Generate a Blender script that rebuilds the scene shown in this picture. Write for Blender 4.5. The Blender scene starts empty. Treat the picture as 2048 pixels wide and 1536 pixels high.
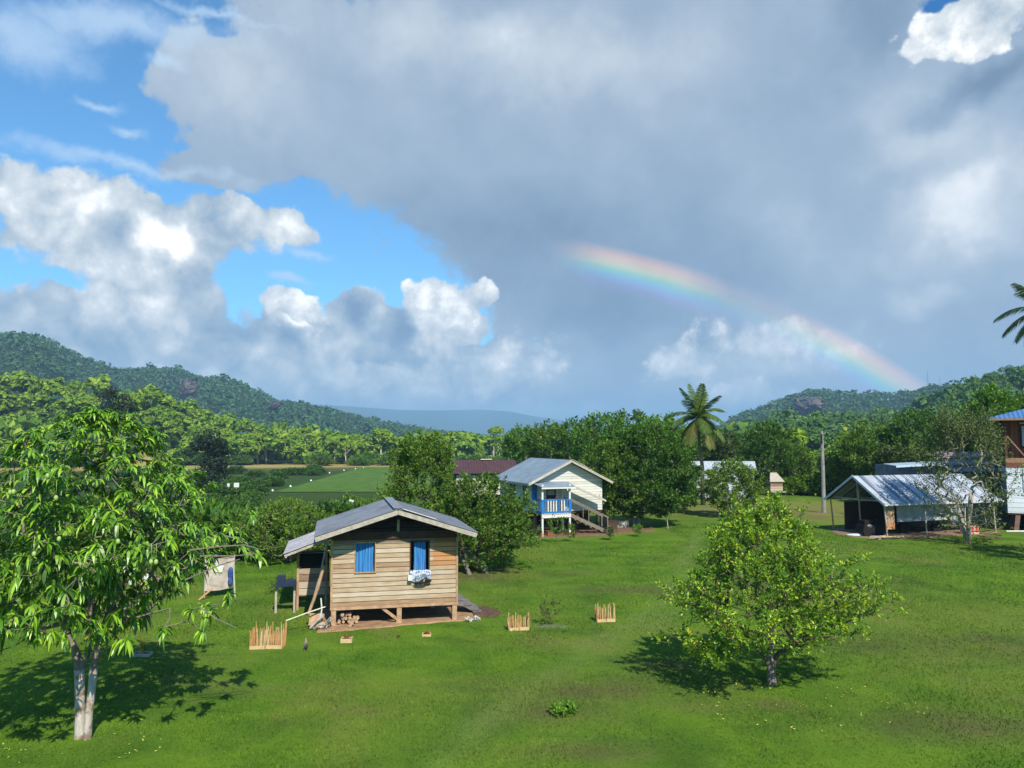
import bpy, math, random
import numpy as np
from mathutils import Vector, Matrix

# ---------------------------------------------------------------- camera
F = 1547.0                       # focal length in pixels of the 2048 px wide photo
HORIZON = 880.0
PITCH = math.atan((HORIZON-768)/F)
EYE = 6.6
S = bpy.context.scene
cam_d = bpy.data.cameras.new("camera"); cam = bpy.data.objects.new("camera", cam_d)
S.collection.objects.link(cam); S.camera = cam
cam_d.sensor_width = 36; cam_d.lens = 36*F/2048
cam_d.clip_start = 0.3; cam_d.clip_end = 30000
cam.location = (0, 0, EYE); cam.rotation_euler = (math.pi/2+PITCH, 0, 0)
S.render.resolution_x = 1024; S.render.resolution_y = 768
S.cycles.use_denoising = True
S.cycles.max_bounces = 6; S.cycles.diffuse_bounces = 3; S.cycles.transmission_bounces = 4
S.cycles.volume_bounces = 0; S.cycles.transparent_max_bounces = 6
S.cycles.sample_clamp_indirect = 4
S.view_settings.view_transform = 'Standard'; S.view_settings.look = 'None'
S.view_settings.exposure = 0.5; S.view_settings.gamma = 1

def ray(px, py):
    c, s = math.cos(PITCH), math.sin(PITCH)
    x, y, z = (px-1024)/F, 1.0, -(py-768)/F
    return (x, c*y-s*z, s*y+c*z)
def at(px, py, z=0.0):           # pixel -> point on the level z
    r = ray(px, py); t = (z-EYE)/r[2]
    return Vector((r[0]*t, r[1]*t, z))
def atd(px, py, d):              # pixel -> point at forward distance d
    r = ray(px, py); t = d/r[1]
    return Vector((r[0]*t, d, EYE+r[2]*t))

# ---------------------------------------------------------------- sun
SUN_EL, SHADOW_AZ = math.radians(45), math.radians(-20)
sd = bpy.data.lights.new("sun", 'SUN'); sun = bpy.data.objects.new("sun", sd); S.collection.objects.link(sun)
sd.energy = 4.9; sd.angle = math.radians(0.6); sd.color = (1.0, 0.93, 0.80)
ray_dir = Vector((math.sin(SHADOW_AZ)*math.cos(SUN_EL), math.cos(SHADOW_AZ)*math.cos(SUN_EL), -math.sin(SUN_EL)))
sun.rotation_euler = ray_dir.to_track_quat('-Z', 'Y').to_euler()
sun.location = (10, -20, 40)

# ---------------------------------------------------------------- sky
W = bpy.data.worlds.new("World"); S.world = W; W.use_nodes = True
nt = W.node_tree; nt.nodes.clear(); N = nt.nodes; LK = nt.links.new
def _in(sock, v):
    if isinstance(v, bpy.types.NodeSocket): LK(v, sock)
    elif v is not None: sock.default_value = v
def m_(op, a, b=None, c=None, clamp=False):
    n = N.new('ShaderNodeMath'); n.operation = op; n.use_clamp = clamp
    for i, v in enumerate((a, b, c)):
        if v is not None: _in(n.inputs[i], v)
    return n.outputs[0]
def sstep(v, a, b, lo=0.0, hi=1.0):
    n = N.new('ShaderNodeMapRange'); n.interpolation_type = 'SMOOTHSTEP'
    for i, q in enumerate((v, a, b, lo, hi)): _in(n.inputs[i], q)
    return n.outputs[0]
def mixc(f, a, b, mode='MIX'):
    n = N.new('ShaderNodeMix'); n.data_type = 'RGBA'; n.blend_type = mode
    _in(n.inputs[0], f); _in(n.inputs[6], a); _in(n.inputs[7], b); return n.outputs[2]
def noise(vec, scale, det=5, rough=0.55, dist=0.0):
    n = N.new('ShaderNodeTexNoise'); _in(n.inputs['Vector'], vec)
    n.inputs['Scale'].default_value = scale; n.inputs['Detail'].default_value = det
    n.inputs['Roughness'].default_value = rough; n.inputs['Distortion'].default_value = dist
    return n
tc = N.new('ShaderNodeTexCoord').outputs['Generated']
sx = N.new('ShaderNodeSeparateXYZ'); LK(tc, sx.inputs[0])
az = m_('DEGREES' if False else 'MULTIPLY', m_('ARCTAN2', sx.outputs[0], sx.outputs[1]), 57.29578)
el = m_('MULTIPLY', m_('ARCSINE', sx.outputs[2]), 57.29578)
cv = N.new('ShaderNodeCombineXYZ'); LK(az, cv.inputs[0]); LK(el, cv.inputs[1]); P0 = cv.outputs[0]
def warp(amount, scale, det=4):
    n = noise(tc, scale, det, 0.6)
    a = N.new('ShaderNodeVectorMath'); a.operation = 'SUBTRACT'; LK(n.outputs['Color'], a.inputs[0]); a.inputs[1].default_value = (.5, .5, .5)
    b = N.new('ShaderNodeVectorMath'); b.operation = 'SCALE'; LK(a.outputs[0], b.inputs[0]); b.inputs['Scale'].default_value = amount
    c = N.new('ShaderNodeVectorMath'); c.operation = 'ADD'; LK(P0, c.inputs[0]); LK(b.outputs[0], c.inputs[1])
    return c.outputs[0]
def azel(px, py):
    r = ray(px, py); return math.degrees(math.atan2(r[0], r[1])), math.degrees(math.atan2(r[2], math.hypot(r[0], r[1])))
PREV = [None]
def after(vec, prev):                      # make the nodes be evaluated one after another (the shader stack is small)
    if prev is None: return vec
    q = N.new('ShaderNodeVectorMath'); q.operation = 'MULTIPLY_ADD'; LK(prev, q.inputs[0]); q.inputs[1].default_value = (0, 0, 0); LK(vec, q.inputs[2]); return q.outputs[0]
def blob(vec, px, py, rx, ry, rot=0):      # 1 in the centre, 0 on the rim, negative outside
    vec = after(vec, PREV[0])
    a, e = azel(px, py); k = math.degrees(1/F)
    m = N.new('ShaderNodeMapping'); m.vector_type = 'TEXTURE'; LK(vec, m.inputs[0])
    m.inputs['Location'].default_value = (a, e, 0); m.inputs['Rotation'].default_value = (0, 0, math.radians(-rot))
    m.inputs['Scale'].default_value = (rx*k, ry*k, 1000)
    l = N.new('ShaderNodeVectorMath'); l.operation = 'LENGTH'; LK(m.outputs[0], l.inputs[0])
    return m_('SUBTRACT', 1.0, l.outputs['Value'])
def union(vec, L, k=0.25):
    o = None
    for b in L:
        v = blob(vec, *b); o = v if o is None else m_('SMOOTH_MAX', o, v, k); PREV[0] = o
    return o
Wfine, Wfl = warp(3.6, 13, 4), warp(8, 7, 4)
fb = noise(tc, 6.5, 5, 0.6).outputs['Fac']; fb2 = noise(tc, 24, 6, 0.67).outputs['Fac']; fl = noise(tc, 2.6, 2, 0.5).outputs['Fac']
def billow(scale):                          # rounded cauliflower lumps
    n = N.new('ShaderNodeTexVoronoi'); n.feature = 'F1'; n.inputs['Scale'].default_value = scale
    n.inputs['Detail'].default_value = 1; n.inputs['Roughness'].default_value = .5
    w = N.new('ShaderNodeVectorMath'); w.operation = 'ADD'; q = N.new('ShaderNodeVectorMath'); q.operation = 'SCALE'; LK(noise(tc, 18, 1).outputs['Color'], q.inputs[0]); q.inputs['Scale'].default_value = .05
    LK(tc, w.inputs[0]); LK(q.outputs[0], w.inputs[1]); LK(w.outputs[0], n.inputs['Vector']); return n.outputs['Distance']
bl = billow(24)
c0 = lambda v, k: m_('MULTIPLY', m_('SUBTRACT', v, 0.5), k)
add = lambda *a: a[0] if len(a) == 1 else m_('ADD', a[0], add(*a[1:]))
def ramp(v, stops):
    n = N.new('ShaderNodeValToRGB'); _in(n.inputs[0], v); e = n.color_ramp.elements
    while len(e) < len(stops): e.new(0.5)
    for q, (p, c) in zip(e, stops): q.position = p; q.color = (*c, 1)
    return n.outputs[0]
def lay(m, c, d): global_ = mixc(m, c, d); PREV[0] = global_; return global_
def shade(v, L, W_, lo=1.0):
    for b in L: v = m_('ADD', v, sstep(blob(W_, *b[:5]), 0, lo, 0, b[5])); PREV[0] = v
    return v
# clear air
sky = N.new('ShaderNodeTexSky'); sky.sky_type = 'NISHITA'; sky.sun_disc = False
sky.sun_elevation = SUN_EL; sky.sun_rotation = math.radians(160); sky.altitude = 200; sky.air_density = 1.0; sky.dust_density = 0.2; sky.ozone_density = 3.0
SKY_K = 0.10
col = mixc(1.0, sky.outputs[0], (SKY_K*.64, SKY_K*1.12, SKY_K*1.32, 1), 'MULTIPLY')
# 1. the big grey layer over the right two thirds of the sky
dA = union(Wfl, [(1500, 230, 900, 400, 6), (860, 300, 480, 230, 28), (480, 150, 150, 50, 10), (400, 170, 90, 70, 0), (1750, 620, 760, 300, 0), (1120, 760, 330, 110, 0), (1150, 560, 280, 130, 10), (1000, 20, 300, 130, 0), (430, 340, 130, 40, 0), (520, 270, 150, 110, 20), (1000, 860, 1500, 110, 0)], .15)
dA = add(dA, c0(fb, 1.1), c0(fb2, .62))
mA = sstep(dA, 0.0, 0.22)
bA = add(0.42, c0(fl, 0.40), c0(fb, 0.62), c0(fb2, .20))
bA = shade(bA, [(1000, 110, 640, 110, 4, .30), (470, 170, 260, 120, 10, .30), (1960, 430, 260, 190, 30, .30), (1900, 330, 300, 160, 30, .26), (1950, 470, 110, 60, 30, .12), (1480, 745, 330, 70, -12, .30), (1075, 715, 80, 50, 0, .45), (1000, 740, 260, 80, 0, .30), (1200, 60, 400, 90, 0, .12), (1570, 690, 140, 70, 20, .16), (1720, 260, 120, 60, 40, .12), (1850, 610, 90, 40, 0, .25), (1350, 240, 250, 80, 30, .12),
              (1180, 620, 380, 80, 14, -.30), (1250, 500, 560, 130, 14, -.24), (1980, 165, 240, 45, -22, -.45), (1740, 60, 130, 110, 0, -.24), (900, 470, 300, 80, 20, -.12), (1850, 360, 130, 40, -20, -.22), (1250, 800, 260, 40, 0, -.10)], Wfl)
STOPS = [(0, (.14, .205, .30)), (.25, (.205, .28, .385)), (.5, (.285, .36, .455)), (.75, (.43, .49, .555)), (1, (.80, .81, .82))]
col = lay(mA, col, ramp(bA, STOPS))
# 2. thin high wisps, top left and in the gap
dW = union(Wfine, [(230, 45, 290, 42, -6), (30, 60, 160, 70, 0), (330, 125, 60, 18, 0), (200, 212, 60, 14, 10), (260, 335, 300, 20, 4), (590, 557, 46, 12, 0), (620, 495, 60, 16, 0), (250, 268, 50, 12, 10), (420, 20, 160, 14, 0)], .1)
mW = sstep(add(dW, c0(fb, 1.3), c0(fb2, 1.1)), -.05, 1.1, 0, .75)
col = lay(mW, col, (.42, .55, .70, 1))
# 3. heaped clouds low on the left
dB = union(Wfine, [(250, 440, 300, 75, 6), (330, 520, 130, 80, 30), (200, 480, 220, 60, 0), (60, 400, 170, 60, 20), (500, 440, 170, 40, 6), (280, 610, 250, 100, 10), (100, 660, 220, 95, 0), (430, 720, 330, 120, 0), (720, 760, 300, 70, 0), (900, 760, 260, 70, 0), (500, 820, 900, 90, 0), (735, 640, 90, 70, 0), (800, 650, 60, 60, 0), (585, 640, 80, 42, 8), (880, 650, 120, 40, 0), (770, 715, 160, 60, 0), (675, 665, 60, 45, 0)], .12)
dB = add(dB, c0(fb, 0.60), c0(fb2, .62), m_('MULTIPLY', bl, -.30), .14)
mB = sstep(dB, 0.0, 0.22)
hole = sstep(add(blob(Wfine, 40, 545, 120, 18, 0), c0(fb2, .5)), 0.05, .35)
mB = m_('MULTIPLY', mB, m_('SUBTRACT', 1.0, hole))
bB = add(0.84, c0(fb, 1.15), c0(fb2, .95), m_('MULTIPLY', bl, -.42))
bB = shade(bB, [(330, 480, 90, 60, 30, .85), (130, 410, 230, 60, 0, .25), (230, 560, 220, 100, 10, .30), (540, 440, 150, 34, 6, .22), (600, 632, 75, 36, 0, .7), (900, 625, 80, 30, 0, .6), (1060, 720, 70, 40, 0, .4),
              (790, 720, 170, 80, 0, -.34), (560, 670, 130, 60, 30, -.34), (480, 745, 420, 55, 4, -.06), (720, 620, 95, 75, 0, -.75), (800, 650, 50, 75, 0, -.55), (160, 690, 160, 50, 0, -.05), (900, 800, 500, 50, 0, -.26), (380, 560, 60, 40, 0, -.2)], Wfine)
STB = [(0, (.16, .235, .35)), (.25, (.25, .33, .43)), (.5, (.385, .45, .51)), (.75, (.60, .63, .65)), (1, (.96, .96, .94))]
col = lay(mB, col, ramp(bB, STB))
# 4. sunlit white heads with crisp rims
dC = union(Wfine, [(865, 603, 92, 56, 0), (945, 606, 66, 44, 10), (590, 606, 85, 36, 8), (1925, 50, 120, 74, -20), (1862, 95, 56, 48, 0), (2010, 25, 70, 40, 0), (1990, 70, 90, 24, -25), (635, 640, 34, 28, 0), (870, 655, 40, 26, 0)], .12)
dC = add(dC, c0(fb2, .65), m_('MULTIPLY', bl, -.70), .42)
mC = sstep(dC, 0.04, 0.24)
cut = sstep(add(blob(Wfine, 712, 640, 75, 78, 0), c0(fb2, .35), m_('MULTIPLY', bl, -.4), .15), 0.0, .12)
cut2 = sstep(add(blob(Wfine, 800, 650, 36, 70, -14), c0(fb2, .3)), 0.0, .12)
mC = m_('MULTIPLY', mC, m_('MULTIPLY', m_('SUBTRACT', 1, cut), m_('SUBTRACT', 1, cut2)))
col = lay(mC, col, ramp(add(1.05, c0(fb2, 1.3), c0(fb, .5), m_('MULTIPLY', bl, -.45)), STB))
hole2 = sstep(add(blob(Wfine, 1885, 0, 50, 20, 0), c0(fb2, .2)), 0.0, .4)
col = lay(hole2, col, (.015, .12, .36, 1))
# ragged pale puffs over the far hills
dP = union(Wfine, [(1070, 715, 90, 60, 0), (980, 740, 170, 60, 0), (1400, 720, 130, 50, -10), (1560, 690, 160, 60, 10), (740, 750, 70, 40, 0), (1480, 800, 130, 40, 0), (880, 690, 60, 60, 0)], .1)
mP = sstep(add(dP, c0(fb2, 1.5), c0(fb, .8), m_('MULTIPLY', bl, -.4), .24), 0.0, .5, 0, .92)
col = lay(mP, col, ramp(add(.86, c0(fb2, 1.3), m_('MULTIPLY', bl, -.35)), STB))
# low bank of cloud along the horizon
dH = sstep(el, 5.0, 0.5, 0, .85); dH = m_('MULTIPLY', dH, sstep(add(fb, c0(fb2, .3)), .22, .55))
col = lay(dH, col, ramp(add(.50, c0(fb, .8), c0(fb2, .6)), STOPS))
col = lay(sstep(el, 0.0, -4.0), col, (.03, .06, .03, 1))
# rainbow: a cone of light round the point opposite the sun
ra, re, rr = math.radians(-4), math.radians(-31), 45.0
nx = (math.cos(re)*math.sin(ra), math.cos(re)*math.cos(ra), math.sin(re))
dt = N.new('ShaderNodeVectorMath'); dt.operation = 'DOT_PRODUCT'; LK(tc, dt.inputs[0]); dt.inputs[1].default_value = nx
ang = m_('MULTIPLY', m_('ARCCOSINE', dt.outputs['Value']), 57.29578)
t = sstep(ang, rr-1.7, rr+1.5); t.node.interpolation_type = 'LINEAR'
bow = ramp(t, [(0, (0, 0, 0)), (.18, (.03, .0, .10)), (.34, (.0, .11, .22)), (.47, (.02, .22, .07)), (.60, (.29, .25, .0)), (.77, (.40, .15, .0)), (1, (0, 0, 0))])
k1 = sstep(az, 2.5, 8.0); k2 = sstep(az, 11.0, 17.0, .85, .16); k3 = sstep(az, 18.5, 26.0, 0.0, .95); k4 = sstep(az, 29.5, 33.5, 1, 0)
kk = m_('MULTIPLY', m_('MULTIPLY', k1, add(k2, k3)), k4)
kc = N.new('ShaderNodeCombineColor'); [LK(kk, kc.inputs[i]) for i in range(3)]
col = mixc(1.0, col, mixc(1.0, bow, kc.outputs[0], 'MULTIPLY'), 'ADD')
bg = N.new('ShaderNodeBackground'); LK(col, bg.inputs[0]); bg.inputs[1].default_value = 1.0
wo = N.new('ShaderNodeOutputWorld'); LK(bg.outputs[0], wo.inputs[0])
W.cycles.sampling_method = 'MANUAL'; W.cycles.sample_map_resolution = 512
# ================================================================ helpers
C = S.collection
PI = math.pi
def link(o, parent=None):
    C.objects.link(o)
    if parent is not None: o.parent = parent
    return o
def tag(o, label=None, cat=None, group=None, kind=None):
    for k, v in (('label', label), ('category', cat), ('group', group), ('kind', kind)):
        if v: o[k] = v
    return o
def thing(name, label, cat, loc=(0, 0, 0), rz=0.0, group=None):
    o = bpy.data.objects.new(name, None); o.empty_display_size = 0.3
    o.location = loc; o.rotation_euler = (0, 0, rz); link(o)
    return tag(o, label, cat, group)
def copy_tree(src, loc=None, rz=None, scale=None, label=None, group=None):
    def rec(o, parent):
        c = o.copy(); C.objects.link(c); c.parent = parent
        for ch in [k for k in KIDS.get(o.name, [])]: rec(ch, c)
        return c
    r = rec(src, None)
    if loc is not None: r.location = loc
    if rz is not None: r.rotation_euler = (0, 0, rz)
    if scale is not None: r.scale = scale if hasattr(scale, '__len__') else (scale,)*3
    if label: r['label'] = label
    if group: r['group'] = group
    return r
KIDS = {}

class MB:
    """collects vertices and faces in numpy and links them as one mesh object"""
    def __init__(s): s.v = []; s.q = []; s.t = []; s.n = 0; s.smooth = False
    def add(s, V, Q=None, T=None):
        V = np.asarray(V, dtype=np.float32).reshape(-1, 3)
        if Q is not None and len(Q): s.q.append(np.asarray(Q, dtype=np.int64).reshape(-1, 4)+s.n)
        if T is not None and len(T): s.t.append(np.asarray(T, dtype=np.int64).reshape(-1, 3)+s.n)
        s.v.append(V); s.n += len(V); return s
    def box(s, c, size, rot=None):
        h = np.array(size)/2.0
        V = np.array([(x, y, z) for x in (-1, 1) for y in (-1, 1) for z in (-1, 1)])*h
        if rot is not None:
            if not hasattr(rot, '__len__'): rot = (0, 0, rot)
            from mathutils import Euler
            V = V @ np.array(Euler(rot).to_matrix()).T
        return s.add(V+np.array(c), [(0, 1, 3, 2), (4, 6, 7, 5), (0, 4, 5, 1), (2, 3, 7, 6), (0, 2, 6, 4), (1, 5, 7, 3)])
    def beam(s, a, b, w, h=None, up=(0, 0, 1)):     # rectangular bar from a to b
        a, b = Vector(a), Vector(b); d = (b-a).normalized(); h = h or w
        x = d.cross(Vector(up))
        if x.length < 1e-3: x = d.cross(Vector((1, 0, 0)))
        x.normalize(); y = x.cross(d).normalized()
        V = []
        for p in (a, b):
            for i, j in ((-1, -1), (1, -1), (1, 1), (-1, 1)): V.append(tuple(p+x*(i*w/2)+y*(j*h/2)))
        return s.add(V, [(0, 3, 2, 1), (4, 5, 6, 7), (0, 1, 5, 4), (1, 2, 6, 5), (2, 3, 7, 6), (3, 0, 4, 7)])
    def tube(s, pts, rad, n=6, cap=True):
        P = [Vector(p) for p in pts]; m = len(P)
        if not hasattr(rad, '__len__'): rad = [rad]*m
        V = []; ref = None
        for i, p in enumerate(P):
            d = (P[min(i+1, m-1)]-P[max(i-1, 0)])
            if d.length < 1e-9: d = Vector((0, 0, 1))
            d.normalize()
            if ref is None: ref = Vector((1, 0, 0)) if abs(d.x) < .8 else Vector((0, 1, 0))
            x = (ref-d*ref.dot(d)).normalized(); ref = x; y = d.cross(x)
            for k in range(n):
                a = 2*PI*k/n; V.append(tuple(p+(x*math.cos(a)+y*math.sin(a))*rad[i]))
        Q = [(i*n+k, i*n+(k+1) % n, (i+1)*n+(k+1) % n, (i+1)*n+k) for i in range(m-1) for k in range(n)]
        T = []
        if cap:
            V.append(tuple(P[0])); V.append(tuple(P[-1])); a, b = m*n, m*n+1
            T = [(a, (k+1) % n, k) for k in range(n)]+[(b, (m-1)*n+k, (m-1)*n+(k+1) % n) for k in range(n)]
        return s.add(V, Q, T)
    def ell(s, c, r, nu=12, nv=8, rot=None):
        V = []; 
        for j in range(nv+1):
            th = PI*j/nv
            for i in range(nu):
                ph = 2*PI*i/nu; V.append((math.sin(th)*math.cos(ph)*r[0], math.sin(th)*math.sin(ph)*r[1], math.cos(th)*r[2]))
        V = np.array(V)
        if rot is not None:
            from mathutils import Euler
            V = V @ np.array(Euler(rot).to_matrix()).T
        Q = [(j*nu+i, (j+1)*nu+i, (j+1)*nu+(i+1) % nu, j*nu+(i+1) % nu) for j in range(nv) for i in range(nu)]
        return s.add(V+np.array(c), Q)
    def poly(s, pts, th=None):                       # convex or simple polygon slab (fan), thickness vector th
        P = [Vector(p) for p in pts]; n = len(P)
        if th is None: return s.add([tuple(p) for p in P], T=[(0, i, i+1) for i in range(1, n-1)])
        t = Vector(th); V = [tuple(p) for p in P]+[tuple(p+t) for p in P]
        T = [(0, i+1, i) for i in range(1, n-1)]+[(n, n+i, n+i+1) for i in range(1, n-1)]
        return s.add(V, [(i, (i+1) % n, n+(i+1) % n, n+i) for i in range(n)], T)
    def mesh(s, name, mat=None):
        me = bpy.data.meshes.new(name)
        V = np.concatenate(s.v) if s.v else np.zeros((0, 3), np.float32)
        q = np.concatenate(s.q) if s.q else np.zeros((0, 4), np.int64); t = np.concatenate(s.t) if s.t else np.zeros((0, 3), np.int64)
        loops = np.concatenate([q.ravel(), t.ravel()]).astype(np.int32)
        nq, ntr = len(q), len(t)
        me.vertices.add(len(V)); me.vertices.foreach_set('co', V.astype(np.float32).ravel())
        me.loops.add(len(loops)); me.loops.foreach_set('vertex_index', loops)
        me.polygons.add(nq+ntr)
        me.polygons.foreach_set('loop_start', np.concatenate([np.arange(nq)*4, nq*4+np.arange(ntr)*3]).astype(np.int32))
        me.polygons.foreach_set('loop_total', np.concatenate([np.full(nq, 4), np.full(ntr, 3)]).astype(np.int32))
        me.polygons.foreach_set('use_smooth', np.full(nq+ntr, bool(s.smooth)))
        me.update(calc_edges=True)
        if mat is not None: me.materials.append(mat)
        return me
    def build(s, name, mat, parent=None, loc=None):
        o = bpy.data.objects.new(name, s.mesh(name, mat)); link(o, parent)
        if loc is not None: o.location = loc
        if parent is not None: KIDS.setdefault(parent.name, []).append(o)
        return o

# ---------------------------------------------------------------- materials
class MT:
    def __init__(s, name, rough=0.8, spec=0.3):
        s.m = bpy.data.materials.new(name); s.m.use_nodes = True; s.t = s.m.node_tree; s.n = s.t.nodes
        s.b = s.n['Principled BSDF']; s.b.inputs['Roughness'].default_value = rough; s.b.inputs['Specular IOR Level'].default_value = spec
        s.co = s.n.new('ShaderNodeTexCoord')
    def l(s, a, b): s.t.links.new(a, b)
    def i(s, sock, v):
        if isinstance(v, bpy.types.NodeSocket): s.l(v, sock)
        else: sock.default_value = v
    def mapping(s, scale=(1, 1, 1), rot=(0, 0, 0), src='Object', loc=(0, 0, 0)):
        n = s.n.new('ShaderNodeMapping'); s.l(s.co.outputs[src], n.inputs[0]); n.inputs['Scale'].default_value = scale; n.inputs['Rotation'].default_value = rot; n.inputs['Location'].default_value = loc
        return n.outputs[0]
    def noise(s, vec, scale, det=4, rough=.55, dist=0):
        n = s.n.new('ShaderNodeTexNoise'); s.l(vec, n.inputs['Vector']); n.inputs['Scale'].default_value = scale
        n.inputs['Detail'].default_value = det; n.inputs['Roughness'].default_value = rough; n.inputs['Distortion'].default_value = dist
        return n.outputs['Fac']
    def ramp(s, v, stops, interp='LINEAR'):
        n = s.n.new('ShaderNodeValToRGB'); s.i(n.inputs[0], v); n.color_ramp.interpolation = interp; e = n.color_ramp.elements
        while len(e) < len(stops): e.new(.5)
        for q, (p, c) in zip(e, stops): q.position = p; q.color = (*c, 1) if len(c) == 3 else c
        return n.outputs[0]
    def math(s, op, a, b=None, c=None):
        n = s.n.new('ShaderNodeMath'); n.operation = op
        for k, v in enumerate((a, b, c)):
            if v is not None: s.i(n.inputs[k], v)
        return n.outputs[0]
    def mix(s, f, a, b, mode='MIX'):
        n = s.n.new('ShaderNodeMix'); n.data_type = 'RGBA'; n.blend_type = mode
        s.i(n.inputs[0], f); s.i(n.inputs[6], a if not isinstance(a, tuple) else (*a, 1)); s.i(n.inputs[7], b if not isinstance(b, tuple) else (*b, 1)); return n.outputs[2]
    def step(s, v, a, b, lo=0., hi=1.):
        n = s.n.new('ShaderNodeMapRange'); n.interpolation_type = 'SMOOTHSTEP'
        for k, q in enumerate((v, a, b, lo, hi)): s.i(n.inputs[k], q)
        return n.outputs[0]
    def sep(s, v):
        n = s.n.new('ShaderNodeSeparateXYZ'); s.l(v, n.inputs[0]); return n.outputs
    def color(s, c): s.i(s.b.inputs['Base Color'], c if not isinstance(c, tuple) else (*c, 1)); return s
    def bump(s, h, strength=.4, dist=.02):
        n = s.n.new('ShaderNodeBump'); s.l(h, n.inputs['Height']); n.inputs['Strength'].default_value = strength; n.inputs['Distance'].default_value = dist
        s.l(n.outputs[0], s.b.inputs['Normal']); return s

def foliage(name, cols, trans=.35, vscale=.8, rough=.55, tcol=1.35, spec=.25, src='Object', gain=1.75):
    cols = [tuple(min(.75, q*gain) for q in c) for c in cols]
    m = MT(name, rough, spec)
    g = m.n.new('ShaderNodeNewGeometry'); oi = m.n.new('ShaderNodeObjectInfo')
    clump = m.noise(m.mapping(src=src), vscale, 3)
    f = m.math('ADD', m.math('MULTIPLY', g.outputs['Random Per Island'], .55), m.math('MULTIPLY', clump, .75))
    f = m.math('ADD', f, m.math('MULTIPLY', m.math('SUBTRACT', oi.outputs['Random'], .5), .18))
    f = m.math('SUBTRACT', f, .12)
    k = len(cols)-1
    c = m.ramp(f, [(j/k, q) for j, q in enumerate(cols)])
    m.color(c)
    tr = m.n.new('ShaderNodeBsdfTranslucent'); m.l(m.mix(1.0, c, (tcol, tcol*1.05, tcol*.55), 'MULTIPLY'), tr.inputs[0])
    mx = m.n.new('ShaderNodeMixShader'); mx.inputs[0].default_value = trans
    m.l(m.b.outputs[0], mx.inputs[1]); m.l(tr.outputs[0], mx.inputs[2])
    m.l(mx.outputs[0], m.n['Material Output'].inputs['Surface'])
    return m.m

def bark(name, c1, c2, scale=3, patch=None):
    m = MT(name, .9, .15); v = m.mapping((1, 1, .35))
    f = m.noise(v, scale*3, 6, .65); c = m.ramp(f, [(.3, c1), (.7, c2)])
    if patch: c = m.mix(m.step(m.noise(m.mapping(), scale*.9, 4), .50, .60), c, patch)
    return m.color(c).bump(f, .6, .02).m

# ---------------------------------------------------------------- foliage geometry (numpy)
def unit(v): return v/np.maximum(np.linalg.norm(v, axis=-1, keepdims=True), 1e-9)
def cards(mb, P, Nn, size, rng, aspect=.6, bend=.25):
    """one bent diamond leaf or leaf clump per point"""
    n = len(P); r = unit(rng.normal(size=(n, 3))); Nn = unit(Nn)
    u = unit(np.cross(Nn, r)); v = np.cross(Nn, u)
    s = np.asarray(size).reshape(-1, 1)*rng.uniform(.65, 1.3, (n, 1))
    a = P-u*s*.5; b = P+v*s*aspect*.5-Nn*s*bend*.5; c = P+u*s*.5; d = P-v*s*aspect*.5-Nn*s*bend*.5
    V = np.stack([a, b, c, d], 1).reshape(-1, 3); k = np.arange(n)*4
    mb.add(V, np.stack([k, k+1, k+2, k+3], 1))
def clump_shell(cent, rad, n, rng, up=.25, low=-.35):
    """n points on the shells of leaf clumps; returns points and outward normals"""
    k = rng.integers(0, len(cent), n*2); u = unit(rng.normal(size=(n*2, 3))+np.array([0, 0, up]))
    ok = u[:, 2] > low; k, u = k[ok][:n], u[ok][:n]
    r = rad[k]*rng.uniform(.72, 1.05, (len(k), 1))
    return cent[k]+u*r, u
def dome_clumps(rng, R, H, n, cz, fill=.75):
    """clump centres filling an uneven crown of half-widths R (x,y) and half-height H"""
    u = unit(rng.normal(size=(n, 3))); u[:, 2] = np.where(u[:, 2] < -.5, -u[:, 2], u[:, 2])
    c = u*rng.uniform(.35, fill, (n, 1))*np.array([R[0], R[1], H])
    c[:, 2] += cz
    return c, (min(R[0], R[1], H*1.2)*rng.uniform(.28, .5, (n, 1)))
# ================================================================ terrain
def pazr(px, py, r):             # pixel, horizontal range -> (azimuth, height)
    a = ray(px, py); return math.atan2(a[0], a[1]), EYE+r*a[2]/math.hypot(a[0], a[1])
def profile(px, r, canopy):
    A, Z = [], []
    for x, y in px:
        a, z = pazr(x, y, r); A.append(a); Z.append(z-canopy)
    return np.array(A), np.array(Z)
# (skyline pixels, range of the crest, rise width in front, canopy height)
RIDGES = {
 'near_left':  ([(-900, 660), (-300, 715), (0, 745), (110, 757), (200, 772), (260, 782), (330, 792), (400, 812), (480, 836), (560, 856), (640, 870), (720, 880), (800, 890), (900, 905)], 480, 118, 11),
 'mid_left':   ([(-900, 560), (-300, 640), (0, 668), (60, 674), (110, 690), (160, 712), (210, 735), (260, 740), (300, 736), (350, 738), (380, 748), (420, 756), (460, 760), (500, 775), (550, 802), (600, 808), (680, 822), (760, 842), (850, 857), (930, 870), (1010, 882), (1100, 895)], 1450, 600, 13),
 'far':        ([(-900, 780), (300, 800), (580, 803), (640, 808), (700, 812), (800, 819), (880, 820), (960, 818), (1020, 822), (1070, 832), (1130, 840), (1180, 848), (1300, 852), (1500, 850), (2200, 840), (3000, 820)], 9000, 2600, 8),
 'mid_right':  ([(1250, 885), (1400, 862), (1440, 852), (1500, 822), (1560, 800), (1600, 784), (1650, 779), (1700, 786), (1760, 786), (1820, 782), (1880, 774), (1920, 768), (2000, 764), (2200, 750), (3000, 700)], 1400, 500, 13),
 'near_right': ([(1250, 893), (1400, 880), (1480, 868), (1560, 846), (1640, 832), (1740, 830), (1800, 825), (1850, 812), (1890, 795), (1930, 777), (1980, 763), (2048, 742), (2200, 715), (3000, 600)], 620, 340, 12),
}
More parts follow.
